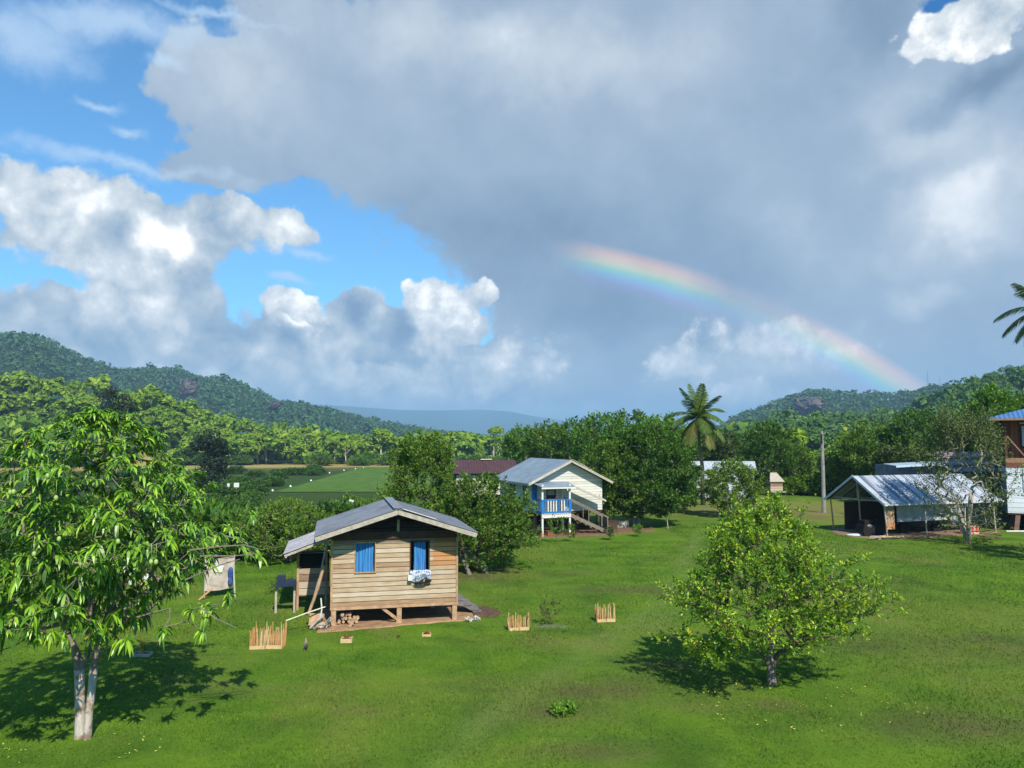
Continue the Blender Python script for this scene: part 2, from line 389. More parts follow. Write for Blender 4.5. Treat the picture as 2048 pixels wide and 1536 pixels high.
RP = {k: (*profile(v[0], v[1], v[3]), v[1], v[2]) for k, v in RIDGES.items()}
def sst(x, a, b):
    t = np.clip((x-a)/(b-a), 0, 1); return t*t*(3-2*t)
def wob(x, y, s, seed=0):
    r = np.random.default_rng(seed); o = 0
    for k in range(6):
        a = r.uniform(0, 6.28); f = r.uniform(.6, 1.7)/s; o = o+np.sin((x*np.cos(a)+y*np.sin(a))*f+r.uniform(0, 6.28))/6
    return o
def terr(x, y):
    x, y = np.asarray(x, float), np.asarray(y, float)
    r = np.hypot(x, y); a = np.arctan2(x, y)
    left = sst(-a, .06, .17)                                     # the bank behind the hut starts nearer on the left
    drop = left*sst(r, 46, 92)+(1-left)*sst(r, 100, 150)
    z = -4.2*drop+wob(x, y, 9, 1)*.10*sst(r, 30, 60)
    amp = 0
    for k, (A, Z, rr, w) in RP.items():
        h = np.interp(a, A, Z); rc = rr*(1+.05*np.sin(a*23+rr)+.03*np.sin(a*61+rr*.3))
        h = (h-EYE)*rc/rr+EYE
        s = np.where(r < rc, sst(r, rc-w, rc)**.8, 1-.9*sst(r, rc, rc+w*1.3))
        z = np.maximum(z, -4.5+(h+4.5)*s)
    return z
def ridge_top(k, a):
    A, Z, rr, w = RP[k]; return rr*(1+.05*np.sin(a*23+rr)+.03*np.sin(a*61+rr*.3))

def lawn_color(m, brown, track, gain=1.0):
    co = m.mapping(); big, mid, fine = m.noise(co, .10, 4, .6, .6), m.noise(co, .45, 5, .6, .3), m.noise(co, 7, 6, .7)
    strk = m.noise(m.mapping((.25, 1.2, 1), (0, 0, .25)), .55, 5, .6, .4)
    c = m.ramp(mid, [(.28, (.040, .092, .008)), (.45, (.062, .132, .010)), (.62, (.090, .168, .012)), (.8, (.120, .185, .018))])
    c = m.mix(m.step(big, .46, .66, 0, .7), c, (.115, .152, .024))
    c = m.mix(m.step(strk, .54, .72, 0, .5), c, (.040, .100, .014))
    c = m.mix(m.step(m.noise(m.mapping(loc=(30, 4, 0)), .22, 4, .55, .5), .56, .74, 0, .55), c, (.125, .122, .040))
    c = m.mix(m.step(m.noise(m.mapping(loc=(11, 9, 0)), .9, 5, .65, .8), .60, .72, 0, .55), c, (.13, .17, .03))
    c = m.mix(m.step(fine, .35, .75, 0, .5), c, m.mix(1.0, c, (1.55, 1.45, 1.2), 'MULTIPLY'))
    c = m.mix(m.step(m.noise(co, 26, 3, .6), .64, .74, 0, .55), c, (.150, .165, .050))
    c = m.mix(track, c, m.ramp(fine, [(.3, (.105, .165, .030)), (.7, (.16, .215, .055))]))
    c = m.mix(brown, c, m.ramp(fine, [(.3, (.070, .060, .026)), (.7, (.130, .108, .050))]))
    if gain != 1.0: c = m.mix(1.0, c, (gain, gain, gain), 'MULTIPLY')
    return c
BROWN = [(1990, 1450, 3.6, 1.1), (1490, 1410, 2.0, .5), (1120, 1430, 1.6, .7), (1950, 1290, 5, 1.6), (1330, 1330, 1.6, .9), (1560, 1020, 16, 6), (1700, 1035, 10, 4), (1180, 1380, 2.6, 1.2), (1350, 1180, 5, 1.0), (1160, 1500, 1.6, .5), (960, 1150, 3, 2), (1640, 1170, 4, 1.5)]
def brownness(x, y):
    o = np.zeros_like(x)
    for px, py, rx, ry in BROWN: p = at(px, py); o = np.maximum(o, .58*np.exp(-((x-p.x)/rx)**2-((y-p.y)/ry)**2))
    n = wob(x, y, .9, 21)*.6+wob(x, y, .3, 22)*.5; return np.clip(o*(1+1.1*n), 0, .85)
TRACK = [[(860, 1560), (960, 1450), (1090, 1360), (1230, 1290), (1330, 1240), (1420, 1190)], [(1130, 1340), (1180, 1290), (1260, 1250), (1330, 1200), (1370, 1120), (1400, 1060)]]
def trackness(x, y):
    o = np.zeros_like(x)
    for L in TRACK:
        P = [at(*q) for q in L]
        for a_, b_ in zip(P, P[1:]):
            dx, dy = b_.x-a_.x, b_.y-a_.y; t = np.clip(((x-a_.x)*dx+(y-a_.y)*dy)/(dx*dx+dy*dy), 0, 1); q = np.hypot(x-a_.x-t*dx, y-a_.y-t*dy); o = np.maximum(o, np.exp(-(q/.45)**2))
    return o*np.clip(.42+.5*wob(x, y, .8, 41), 0, .8)
def make_ground():
    az_ = np.concatenate([np.linspace(-PI, -.80, 60)[:-1], np.linspace(-.80, .80, 620), np.linspace(.80, PI, 60)[1:]])
    rs = np.concatenate([[0.0], np.geomspace(3, 130, 90), np.geomspace(135, 1600, 230), np.geomspace(1640, 14000, 110)])
    A, R = np.meshgrid(az_, rs); X, Y = R*np.sin(A), R*np.cos(A); Z = terr(X, Y)
    back = sst(-Y, 0, 40); Z = Z*(1-back)
    nr, na = A.shape; idx = np.arange(nr*na).reshape(nr, na)
    Q = np.stack([idx[:-1, :-1], idx[1:, :-1], idx[1:, 1:], idx[:-1, 1:]], -1).reshape(-1, 4)[:, ::-1]
    mb = MB(); mb.smooth = True; mb.add(np.stack([X, Y, Z], -1).reshape(-1, 3), Q)
    # kind of cover per vertex: R = woodland floor, G = dry grass, B = worn brown turf
    a, r = A.ravel(), R.ravel(); x, y = X.ravel(), Y.ravel()
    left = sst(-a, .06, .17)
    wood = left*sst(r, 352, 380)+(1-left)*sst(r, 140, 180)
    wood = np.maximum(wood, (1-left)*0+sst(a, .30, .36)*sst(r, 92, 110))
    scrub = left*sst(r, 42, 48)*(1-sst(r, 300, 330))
    dry = left*sst(r, 272, 292)*(1-sst(r, 345, 375))
    q_ = at(1560, 1018); dry = np.maximum(dry, .42*np.exp(-((x-q_.x-4)/22)**2-((y-q_.y)/11)**2)*(.7+.5*wob(x, y, 3, 31)))
    m = MT('ground', .95, .1); co = m.mapping()
    at_ = m.n.new('ShaderNodeAttribute'); at_.attribute_name = 'cover'; sp = m.n.new('ShaderNodeSeparateColor'); m.l(at_.outputs['Color'], sp.inputs[0])
    c = lawn_color(m, sp.outputs[2], at_.outputs['Alpha'])
    c = m.mix(sp.outputs[1], c, m.ramp(m.noise(co, .12, 5, .6), [(.3, (.20, .20, .04)), (.55, (.34, .25, .09)), (.8, (.17, .21, .03))]))
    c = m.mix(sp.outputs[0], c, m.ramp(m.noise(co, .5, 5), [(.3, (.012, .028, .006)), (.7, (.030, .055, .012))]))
    m.color(c).bump(m.noise(co, 14, 6, .7), .7, .05)
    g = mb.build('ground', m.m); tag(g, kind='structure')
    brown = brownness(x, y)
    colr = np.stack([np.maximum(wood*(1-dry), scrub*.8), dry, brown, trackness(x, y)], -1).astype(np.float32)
    ca = g.data.color_attributes.new('cover', 'FLOAT_COLOR', 'POINT'); ca.data.foreach_set('color', colr.ravel())
make_ground()

# the grass airstrip in the valley, lying on the floor
def make_airstrip():
    zs = -4.13; P = [at(548, 984, zs), at(872, 984, zs), at(850, 934, zs), at(726, 934.5, zs)]
    mb = MB(); n, k = 26, 12; V = []
    for i in range(n+1):
        for j in range(k+1):
            u, v = j/k, i/n; p = (P[0]*(1-u)+P[1]*u)*(1-v)+(P[3]*(1-u)+P[2]*u)*v
            V.append((p.x, p.y, float(terr(p.x, p.y))+.12))
    mb.add(V, [(i*(k+1)+j, i*(k+1)+j+1, (i+1)*(k+1)+j+1, (i+1)*(k+1)+j) for i in range(n) for j in range(k)])
    m = MT('airstrip_grass', .95, .1); c = m.ramp(m.noise(m.mapping((.5, .08, 1)), 1.0, 5), [(.3, (.050, .110, .015)), (.6, (.080, .150, .020)), (.8, (.12, .17, .03))])
    m.color(c); tag(mb.build('airstrip', m.m), kind='structure')
make_airstrip()
# ================================================================ forest
FOL = {
 'lit':   foliage('forest_leaf_bright', [(.014, .036, .004), (.045, .095, .006), (.095, .165, .010), (.165, .225, .016), (.27, .25, .035)], .3, .12, src='Object'),
 'mid':   foliage('forest_leaf_green', [(.008, .022, .006), (.022, .060, .008), (.045, .100, .012), (.075, .130, .020)], .25, .10),
 'far':   foliage('haze_tinted_leaf', [(.008, .024, .012), (.022, .060, .024), (.042, .095, .034), (.075, .130, .050)], .25, .05, gain=1.5),  # part of the distance haze's blue is put into the leaf colour
 'dark':  foliage('forest_leaf_dark', [(.003, .007, .003), (.008, .016, .006), (.014, .026, .010)], .08, .5),
}
TRUNK_PALE = bark('pale_forest_bark', (.30, .27, .20), (.48, .44, .34))
def crown_mesh(rng, R, H, cz, nclump, n, size, mb=None, off=(0, 0, 0), aspect=.7):
    mb = mb or MB(); c, r = dome_clumps(rng, R, H, nclump, cz)
    P, U = clump_shell(c, r, n, rng); Nn = U+rng.normal(size=U.shape)*.45+np.array([0, 0, .35])
    cards(mb, P+np.array(off), Nn, size, rng, aspect, .3); return mb
def far_wood(name, label, mat, key, a0, a1, r0, gap, nleaf, rad, seed, rmax=None, front=1.0, size=1.0, cull=None):
    """canopy of a wooded slope: every crown a dome of leaf clumps, all in one mesh"""
    rng = np.random.default_rng(seed); P = []
    top = ridge_top(key, 0)*1.12 if rmax is None else rmax
    n = int((a1-a0)*(top**2-r0**2)/2/(gap*gap)*1.15)
    a = rng.uniform(a0, a1, n); r = np.sqrt(rng.uniform(r0**2, top**2, n))
    if rmax is None: k = r < ridge_top(key, a)*1.03; a, r = a[k], r[k]
    X, Y = r*np.sin(a), r*np.cos(a)
    if cull is not None: k = ~cull(X, Y, a, r); X, Y, a, r = X[k], Y[k], a[k], r[k]
    Z = terr(X, Y)
    lone = [(math.atan2(q[0], q[1]), math.hypot(*q[:2]), q[2]) for q in LONE]
    mb = MB()
    base = []
    for v in range(7):                        # seven crown shapes, turned and scaled for every tree
        q = np.random.default_rng(seed*31+v); c, rr = dome_clumps(q, (1, 1), .62, 9, 0); p, u = clump_shell(c, rr*1.05, nleaf, q, .3, -.25)
        base.append((p, u))
    n = len(X); kind = rng.integers(0, 7, n); rot = rng.uniform(0, 6.28, n); sc = rad*rng.lognormal(-.05, .38, n); hs = rng.uniform(.8, 1.35, n)
    high = rng.uniform(.62, 1.12, n)*(.75+.25*sc/rad)
    for v in range(7):
        k = np.where(kind == v)[0]
        if not len(k): continue
        p, u = base[v]; cs, sn = np.cos(rot[k])[:, None], np.sin(rot[k])[:, None]
        def turn(w, s, h):
            return np.stack([(w[None, :, 0]*cs-w[None, :, 1]*sn)*s, (w[None, :, 0]*sn+w[None, :, 1]*cs)*s, w[None, :, 2]*s*h*np.ones_like(cs)], -1)
        s = sc[k][:, None]; h = hs[k][:, None]
        PP = turn(p, s, h)+np.stack([X[k], Y[k], Z[k]+RIDGES[key][3]*high[k]-sc[k]*.6], -1)[:, None, :]
        UU = turn(u, 1.0, 1.0); UU = UU+rng.normal(size=UU.shape)*.4+np.array([0, 0, .3])
        sz = (s*np.ones_like(PP[..., 0])*.42*size).reshape(-1)
        cards(mb, PP.reshape(-1, 3), UU.reshape(-1, 3), sz, rng, .75, .3)
    o = mb.build(name, mat); tag(o, label, 'forest', kind='stuff'); return o
LONE = []
far_wood('hillside_forest', 'sunlit bright green forest canopy covering the near left hillside', FOL['lit'], 'near_left', -.72, -.04, 352, 7.0, 150, 4.4, 3, size=.85)
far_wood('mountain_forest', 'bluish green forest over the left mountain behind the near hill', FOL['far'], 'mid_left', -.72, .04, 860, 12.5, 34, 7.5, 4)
far_wood('valley_forest', 'bright forest filling the valley floor beyond the airstrip', FOL['lit'], 'near_left', -.30, .42, 400, 11, 60, 5.5, 5, rmax=900)
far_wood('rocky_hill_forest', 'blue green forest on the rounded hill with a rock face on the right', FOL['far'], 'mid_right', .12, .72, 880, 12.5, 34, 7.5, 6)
far_wood('right_slope_forest', 'green forest on the nearer slope rising to the right edge', FOL['mid'], 'near_right', .16, .72, 240, 8, 150, 4.6, 7, size=.72)
# ================================================================ buildings and yard things
def planks_mat(name, cols, pitch=.16, axis='Z', rough=.85, gap=(.02, .015, .01), patch=None, grain=True, gapw=.07):
    """weathered horizontal boards: each board its own tone, dark joints, grain along the board"""
    m = MT(name, rough, .15); co = m.mapping(); z = m.sep(co)[{'X': 0, 'Y': 1, 'Z': 2}[axis]]
    q = m.math('DIVIDE', z, pitch); idx = m.math('FLOOR', q); fr = m.math('FRACT', q)
    n = m.n.new('ShaderNodeTexWhiteNoise'); n.noise_dimensions = '1D'; m.l(idx, n.inputs['W'])
    st = (1.2, 1.2, 14) if axis == 'Z' else (14, 14, 1.2)
    g = m.noise(m.mapping(st), 1.6, 6, .65, .4); w = m.noise(m.mapping(), 1.3, 4)
    f = m.math('ADD', m.math('MULTIPLY', n.outputs['Value'], .34), m.math('ADD', m.math('MULTIPLY', g, .62), m.math('MULTIPLY', w, .34)))
    k = len(cols)-1
    c = m.ramp(f, [(.30+.55*j/k, q_) for j, q_ in enumerate(cols)])
    if patch is not None: c = patch(m, c)
    j = m.math('MAXIMUM', m.step(fr, gapw*.5, gapw, 1, 0), m.step(fr, 1-gapw*.4, 1.0, 0, 1))
    c = m.mix(j, c, gap)
    m.color(c).bump(m.math('SUBTRACT', m.math('MULTIPLY', g, .25), j), .6, .012); return m.m
def metal_roof(name, c1, c2, pitch=.20, axis='Y', rough=.45, metallic=.35, rust=None, stripe=None):
    m = MT(name, rough, .5); m.b.inputs['Metallic'].default_value = metallic
    co = m.mapping(); v = m.sep(co)[{'X': 0, 'Y': 1}[axis]]
    wv = m.math('SINE', m.math('MULTIPLY', v, 2*PI/pitch))
    f = m.noise(m.mapping((.7, .7, .7)), 2.2, 6, .65, .5)
    c = m.ramp(f, [(.3, c1), (.7, c2)])
    if stripe:
        sh = m.noise(m.mapping((.02, 1, .02) if axis == 'Y' else (1, .02, .02)), 5.5, 3, .7); c = m.mix(m.step(sh, .50, .56, 0, .92), c, stripe)
    if rust: c = m.mix(m.step(m.noise(m.mapping(), 1.7, 6, .7), .56, .68, 0, .8), c, rust)
    m.color(c).bump(wv, .9, .03); return m.m
def plain(name, c, rough=.7, var=.25, scale=4, spec=.3, metallic=0):
    m = MT(name, rough, spec); m.b.inputs['Metallic'].default_value = metallic
    f = m.noise(m.mapping(), scale, 5, .6); c2 = tuple(q*(1-var) for q in c); c3 = tuple(min(1, q*(1+var*.6)) for q in c)
    return m.color(m.ramp(f, [(.3, c2), (.7, c3)])).bump(f, .2, .01).m

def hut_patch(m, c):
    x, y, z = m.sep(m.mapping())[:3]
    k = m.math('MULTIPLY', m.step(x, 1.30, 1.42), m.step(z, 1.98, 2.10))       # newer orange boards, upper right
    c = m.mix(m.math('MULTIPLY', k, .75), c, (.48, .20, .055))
    k = m.step(z, 2.85, 2.92, 0, .72); return m.mix(k, c, (.10, .055, .035))  # shade of the gable overhang put into the colour of the top boards
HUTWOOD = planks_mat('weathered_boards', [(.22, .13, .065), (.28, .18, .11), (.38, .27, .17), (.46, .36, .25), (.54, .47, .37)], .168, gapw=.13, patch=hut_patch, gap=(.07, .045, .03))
OLDWOOD = planks_mat('old_grey_boards', [(.12, .075, .05), (.24, .16, .11), (.38, .29, .21), (.50, .42, .33)], .27)
POSTW = plain('hewn_post_wood', (.42, .27, .16), .9, .35, 6)
DARKW = plain('dark_stained_wood', (.075, .042, .028), .8, .4, 5)
GREYW = plain('silvered_wood', (.40, .36, .30), .9, .3, 8)
NEWW = plain('fresh_pale_wood', (.50, .27, .11), .8, .3, 9)
ROOFG = metal_roof('grey_zinc', (.15, .165, .19), (.30, .325, .36), .17, 'Y', .6, .15, rust=(.20, .19, .18))
DIRT = MT('bare_dirt', .95, .1); DIRT.color(DIRT.ramp(DIRT.noise(DIRT.mapping(), 2.5, 6, .65), [(.3, (.20, .115, .062)), (.7, (.38, .25, .15))])).bump(DIRT.noise(DIRT.mapping(), 9, 5), .6, .04)
DIRT = DIRT.m
BLACK = plain('matte_black', (.012, .011, .011), .8, .4, 5)
WHITE = plain('chalky_white_paint', (.62, .62, .58), .6, .18, 5)
def curtain_mat(name, a, b):
    m = MT(name, .85, .1); f = m.noise(m.mapping((9, 9, .35)), 2.2, 3)
    m.color(m.ramp(f, [(.36, a), (.60, b)])); m.b.inputs['Sheen Weight'].default_value = .3
    tr = m.n.new('ShaderNodeBsdfTranslucent'); tr.inputs[0].default_value = (*b, 1); mx = m.n.new('ShaderNodeMixShader'); mx.inputs[0].default_value = .2
    m.l(m.b.outputs[0], mx.inputs[1]); m.l(tr.outputs[0], mx.inputs[2]); m.l(mx.outputs[0], m.n['Material Output'].inputs['Surface']); return m.m
CURT = curtain_mat('blue_cloth', (.010, .10, .38), (.07, .36, .74))

def dirt_patch(pts, name='dirt_patch', lift=.015, mat=None, rng=None):
    """irregular sheet of worn earth laid on the ground with a low rounded edge"""
    c = Vector((sum(p[0] for p in pts)/len(pts), sum(p[1] for p in pts)/len(pts), 0)); mb = MB(); rng = rng or random.Random(5)
    ring = []
    for i in range(len(pts)):
        a, b = Vector((*pts[i][:2], 0)), Vector((*pts[(i+1) % len(pts)][:2], 0))
        for k in range(6): q = a.lerp(b, k/6); q += (q-c)*rng.uniform(-.05, .05); ring.append(q)
    n = len(ring); V = []
    for s, h in ((1, -.05), (.95, .018), (.8, .03), (.5, .035), (.2, .035)):
        for q in ring: p = c+(q-c)*s; V.append((p.x, p.y, float(terr(p.x, p.y))+lift+h+rng.uniform(-.006, .006)))
    V.append((c.x, c.y, float(terr(c.x, c.y))+lift+.035))
    mb.add(V, [(j*n+i, j*n+(i+1) % n, (j+1)*n+(i+1) % n, (j+1)*n+i) for j in range(4) for i in range(n)], [(4*n+i, 4*n+(i+1) % n, 5*n) for i in range(n)])
    return tag(mb.build(name, mat or DIRT), kind='structure')

def curtain(parent, x0, x1, y, z0, z1, folds=7, amp=.035, mat=None, name='curtain'):
    mb = MB(); mb.smooth = True; n = folds*6; V = []; rg = random.Random(int(x0*100))
    ph = rg.uniform(0, 6)
    for j in range(5):
        t = j/4
        for i in range(n+1):
            u = i/n; w = 1-.05*math.sin(PI*t)
            V.append(((x0+x1)/2+(x1-x0)*(u-.5)*w, y+amp*math.sin(u*folds*2*PI+ph+.4*math.sin(5*u))*(.4+.6*t), z1+(z0-z1)*t))
    mb.add(V, [(j*(n+1)+i, (j+1)*(n+1)+i, (j+1)*(n+1)+i+1, j*(n+1)+i+1) for j in range(4) for i in range(n)])
    return mb.build(name, mat or CURT, parent)

# ---------------------------------------------------------------- the plank hut on posts
def make_hut():
    W2, D, zf, zt = 2.28, 3.9, .70, 3.06               # half width, depth, floor, wall top
    c = Vector((-4.22, 28.4, 0)); rz = math.radians(13)
    h = thing('plank_hut', 'small weathered plank hut on short posts with blue curtains and grey metal roof', 'house', c, rz)
    wins = [(-1.42, -.74, 1.88, 2.90), (.55, 1.20, 1.88, 2.90)]
    # front wall with its two openings cut out (boards run through the material)
    mb = MB(); xs = [-W2, wins[0][0], wins[0][1], wins[1][0], wins[1][1], W2]; zs = [zf, 1.88, 2.90, zt]
    for i in range(5):
        for j in range(3):
            if j == 1 and i in (1, 3): continue
            a, b, p, q = xs[i], xs[i+1], zs[j], zs[j+1]
            mb.box(((a+b)/2, 0, (p+q)/2), (b-a, .05, q-p))
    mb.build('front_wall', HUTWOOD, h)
    mb = MB(); mb.box((-W2+.025, D/2+.027, (zf+zt)/2), (.05, D, zt-zf)); mb.box((W2-.025, D/2+.027, (zf+zt)/2), (.05, D, zt-zf)); mb.box((0, D+.052, (zf+zt)/2), (2*W2, .05, zt-zf))
    mb.build('side_wall', OLDWOOD, h)
    mb = MB(); mb.box((0, D/2+.03, zf+.03), (2*W2-.12, D-.05, .06)); mb.build('floor_deck', DARKW, h)
    for k in (-1, 1):
        mb = MB(); mb.box((k*(W2-.035), -.045, (zf+zt)/2), (.07, .035, zt-zf)); mb.build('corner_board', POSTW, h)
    mb = MB(); mb.box((0, -.05, zt+.12), (2*W2-.1, .10, .26)); mb.build('tie_beam', DARKW, h)
    mb = MB(); mb.box((0, -.04, zf-.06), (2*W2, .10, .10)); mb.build('sill_beam', POSTW, h); mb = MB(); mb.box((0, D-.1, zf-.06), (2*W2, .10, .10)); mb.build('sill_beam', POSTW, h)
    for x0, x1, z0, z1 in wins:
        w = MB(); w.box((x0-.02, -.035, (z0+z1)/2), (.04, .03, z1-z0+.08)); w.box((x1+.02, -.035, (z0+z1)/2), (.04, .03, z1-z0+.08)); w.box(((x0+x1)/2, -.035, z1+.025), (x1-x0, .03, .05)); w.box(((x0+x1)/2, -.045, z0-.015), (x1-x0+.1, .06, .03))
        fr = w.build('window_frame', POSTW if x0 < 0 else DARKW, h)
        if x0 < 0: curtain(fr, x0+.01, x1-.03, .05, z0-.01, z1, 7)
        else: curtain(fr, x0+.12, x1-.09, .06, z0-.01, z1-.02, 6)
    for x, y, b in [(-W2+.12, 0, -.15), (0.15, 0, -.05), (W2-.12, 0, -.05), (-W2+.12, D-.1, -.1), (.1, D-.1, -.1), (W2-.12, D-.1, -.1), (1.6, D*.55, -.1), (-W2+.12, D*.5, -.1)]:
        mb = MB(); mb.box((x, y+.02, (b+zf-.11)/2), (.17, .17, zf-.11-b), rot=(0, 0, .03)); mb.build('post', POSTW, h)
    mb = MB(); mb.beam((-.45, .0, zf-.12), (.10, .0, .05+.1), .07, .10); mb.beam((.10, 0, .16), (.08, 0, -.02), .08, .1); mb.build('brace', POSTW, h)
    mb = MB(); mb.box((0.08, -.06, zt+.45), (.09, .09, .42)); mb.build('king_post', GREYW, h)
    # roof: two corrugated slopes, barge boards, rafters
    zr, ze, hx, y0, y1 = 4.13, 3.24, 2.86, -.98, D+.35
    r = MB(); n = 60
    for sx_ in (-1, 1):
        V = []
        for i in range(n*4+1):
            y = y0+(y1-y0)*i/(n*4); dz = .018*math.sin((y-y0)*2*PI/.17)
            for u in (0, 1): V.append((sx_*hx*u, y, zr+(ze-zr)*u+.05+dz))
        for i in range(n*4+1):
            y = y0+(y1-y0)*i/(n*4); dz = .018*math.sin((y-y0)*2*PI/.17)
            for u in (0, 1): V.append((sx_*hx*u, y, zr+(ze-zr)*u+.044+dz))
        k = (n*4+1)*2
        Q = [(2*i, 2*i+1, 2*i+3, 2*i+2) for i in range(n*4)]+[(k+2*i, k+2*i+2, k+2*i+3, k+2*i+1) for i in range(n*4)]
        r.add(V, Q)
    r.build('roof', ROOFG, h)
    mb = MB(); mb.beam((0, y0+.02, zr+.085), (0, y1-.02, zr+.085), .34, .02); mb.build('ridge_cap', ROOFG, h)
    for k in (-1, 1):
        mb = MB(); mb.beam((0 if k > 0 else -.0, y0+.06, zr-.06), (k*(hx-.04), y0+.06, ze-.05), .06, .17); mb.build('barge_board', GREYW, h)
    mb = MB()
    for k in (-1, 1):
        for y in (-.04, 1.3, 2.6, D): mb.beam((0, y, zr-.05), (k*(hx-.1), y, ze-.04), .05, .11)
        for u in (.25, .6, .93): mb.beam((k*hx*u, y0+.12, zr+(ze-zr)*u+.015), (k*hx*u, y1-.1, zr+(ze-zr)*u+.015), .05, .03)
    mb.build('rafters', DARKW, h)
    mb = MB(); mb.beam((.18, y0+.10, zr+.045), (1.35, y0+.14, zr-.345), .30, .012); mb.build('ridge_flashing', WHITE, h)
    mb = MB()
    for k in (-1, 1): mb.poly([(0, D+.05, zr-.06), (k*W2, D+.05, ze+.16), (k*W2, D+.05, zt), (0, D+.05, zt)], (0, .03, 0))
    mb.build('rear_gable', OLDWOOD, h)
    # wide overhanging eaves carry down the side walls
    # lean-to kitchen on the left side
    lw = MB(); lw.box((-2.92, 3.15, 1.05), (1.2, .04, 1.05)); lw.box((-3.5, 4.6, 1.2), (.04, 2.6, 1.3)); lw.box((-2.92, 5.9, 1.2), (1.15, .04, 1.4)); lw.build('lean_to_wall', OLDWOOD, h)
    for x, y, t in [(-3.52, 3.1, 2.2), (-2.45, 3.1, 2.5), (-3.52, 6.0, 2.2)]:
        mb = MB(); mb.box((x, y, t/2-.05), (.09, .09, t+.1)); mb.build('lean_to_post', POSTW, h)
    mb = MB(); V = []; n = 80
    for lay in (0.0, -.006):
        for i in range(n+1):
            y = 2.3+3.9*i/n; dz = .016*math.sin(y*2*PI/.17)+lay
            for u in (0, 1): V.append((-2.30-1.75*u, y, 2.90-.62*u+dz))
    k = (n+1)*2
    mb.add(V, [(2*i, 2*i+2, 2*i+3, 2*i+1) for i in range(n)]+[(k+2*i, k+2*i+1, k+2*i+3, k+2*i+2) for i in range(n)]); mb.build('lean_to_roof', metal_roof('silver_zinc', (.16, .17, .20), (.34, .35, .39), .17, 'Y', .5, .2, rust=(.14, .08, .05)), h)
    mb = MB(); mb.beam((-2.35, 2.34, 2.80), (-4.0, 2.34, 2.20), .05, .09); mb.beam((-3.95, 2.32, 2.16), (-3.95, 6.1, 2.16), .07, .07); mb.build('lean_to_beam', GREYW, h)
    mb = MB(); mb.box((-2.92, 3.2, 1.9), (1.15, .03, .5)); mb.box((-2.95, 3.11, 2.22), (1.2, .02, .03)); mb.build('lean_to_screen', BLACK, h)
    mb = MB(); mb.box((-3.95, 2.75, 1.06), (.8, .55, .05)); mb.box((-4.12, 2.7, 1.25), (.30, .34, .36)); mb.box((-3.76, 2.72, 1.16), (.40, .4, .14)); mb.build('sink_shelf', plain('navy_metal', (.02, .03, .07), .5, .3), h)
    for x in (-4.3, -3.62): mb = MB(); mb.box((x, 2.72, .5), (.08, .08, 1.06)); mb.build('shelf_leg', GREYW, h)
    # open steps of the door on the right side
    mb = MB()
    for k in range(3): mb.box((W2+.28+.27*k, 1.35, .56-.19*k), (.30, 1.0, .05))
    mb.beam((W2+.05, .90, .60), (W2+1.05, .90, .02), .05, .18); mb.beam((W2+.05, 1.82, .60), (W2+1.05, 1.82, .02), .05, .18)
    mb.build('side_steps', plain('worn_grey_tread', (.16, .15, .15), .8, .3), h)
    # low drain pipe, seen at the left corner
    return h, c, rz
HUT, HUTC, HUTR = make_hut()
def hutp(x, y, z=0): 
    c, s = math.cos(HUTR), math.sin(HUTR); return Vector((HUTC.x+x*c-y*s, HUTC.y+x*s+y*c, z))
dirt_patch([hutp(-2.75, -.75), hutp(-1.2, -.62), hutp(.5, -.35), hutp(2.2, -.18), hutp(3.2, .1), hutp(3.6, 1.0), hutp(3.3, 2.6), hutp(2.6, 4.4), hutp(-2.4, 4.4), hutp(-2.9, 2), hutp(-2.95, .4)])
dirt_patch([hutp(2.95, .5), hutp(3.7, .15), hutp(4.1, .8), hutp(3.7, 1.9), hutp(3.0, 1.9)], lift=.06, mat=plain('dark_wet_soil', (.10, .062, .04), .9, .5, 7))

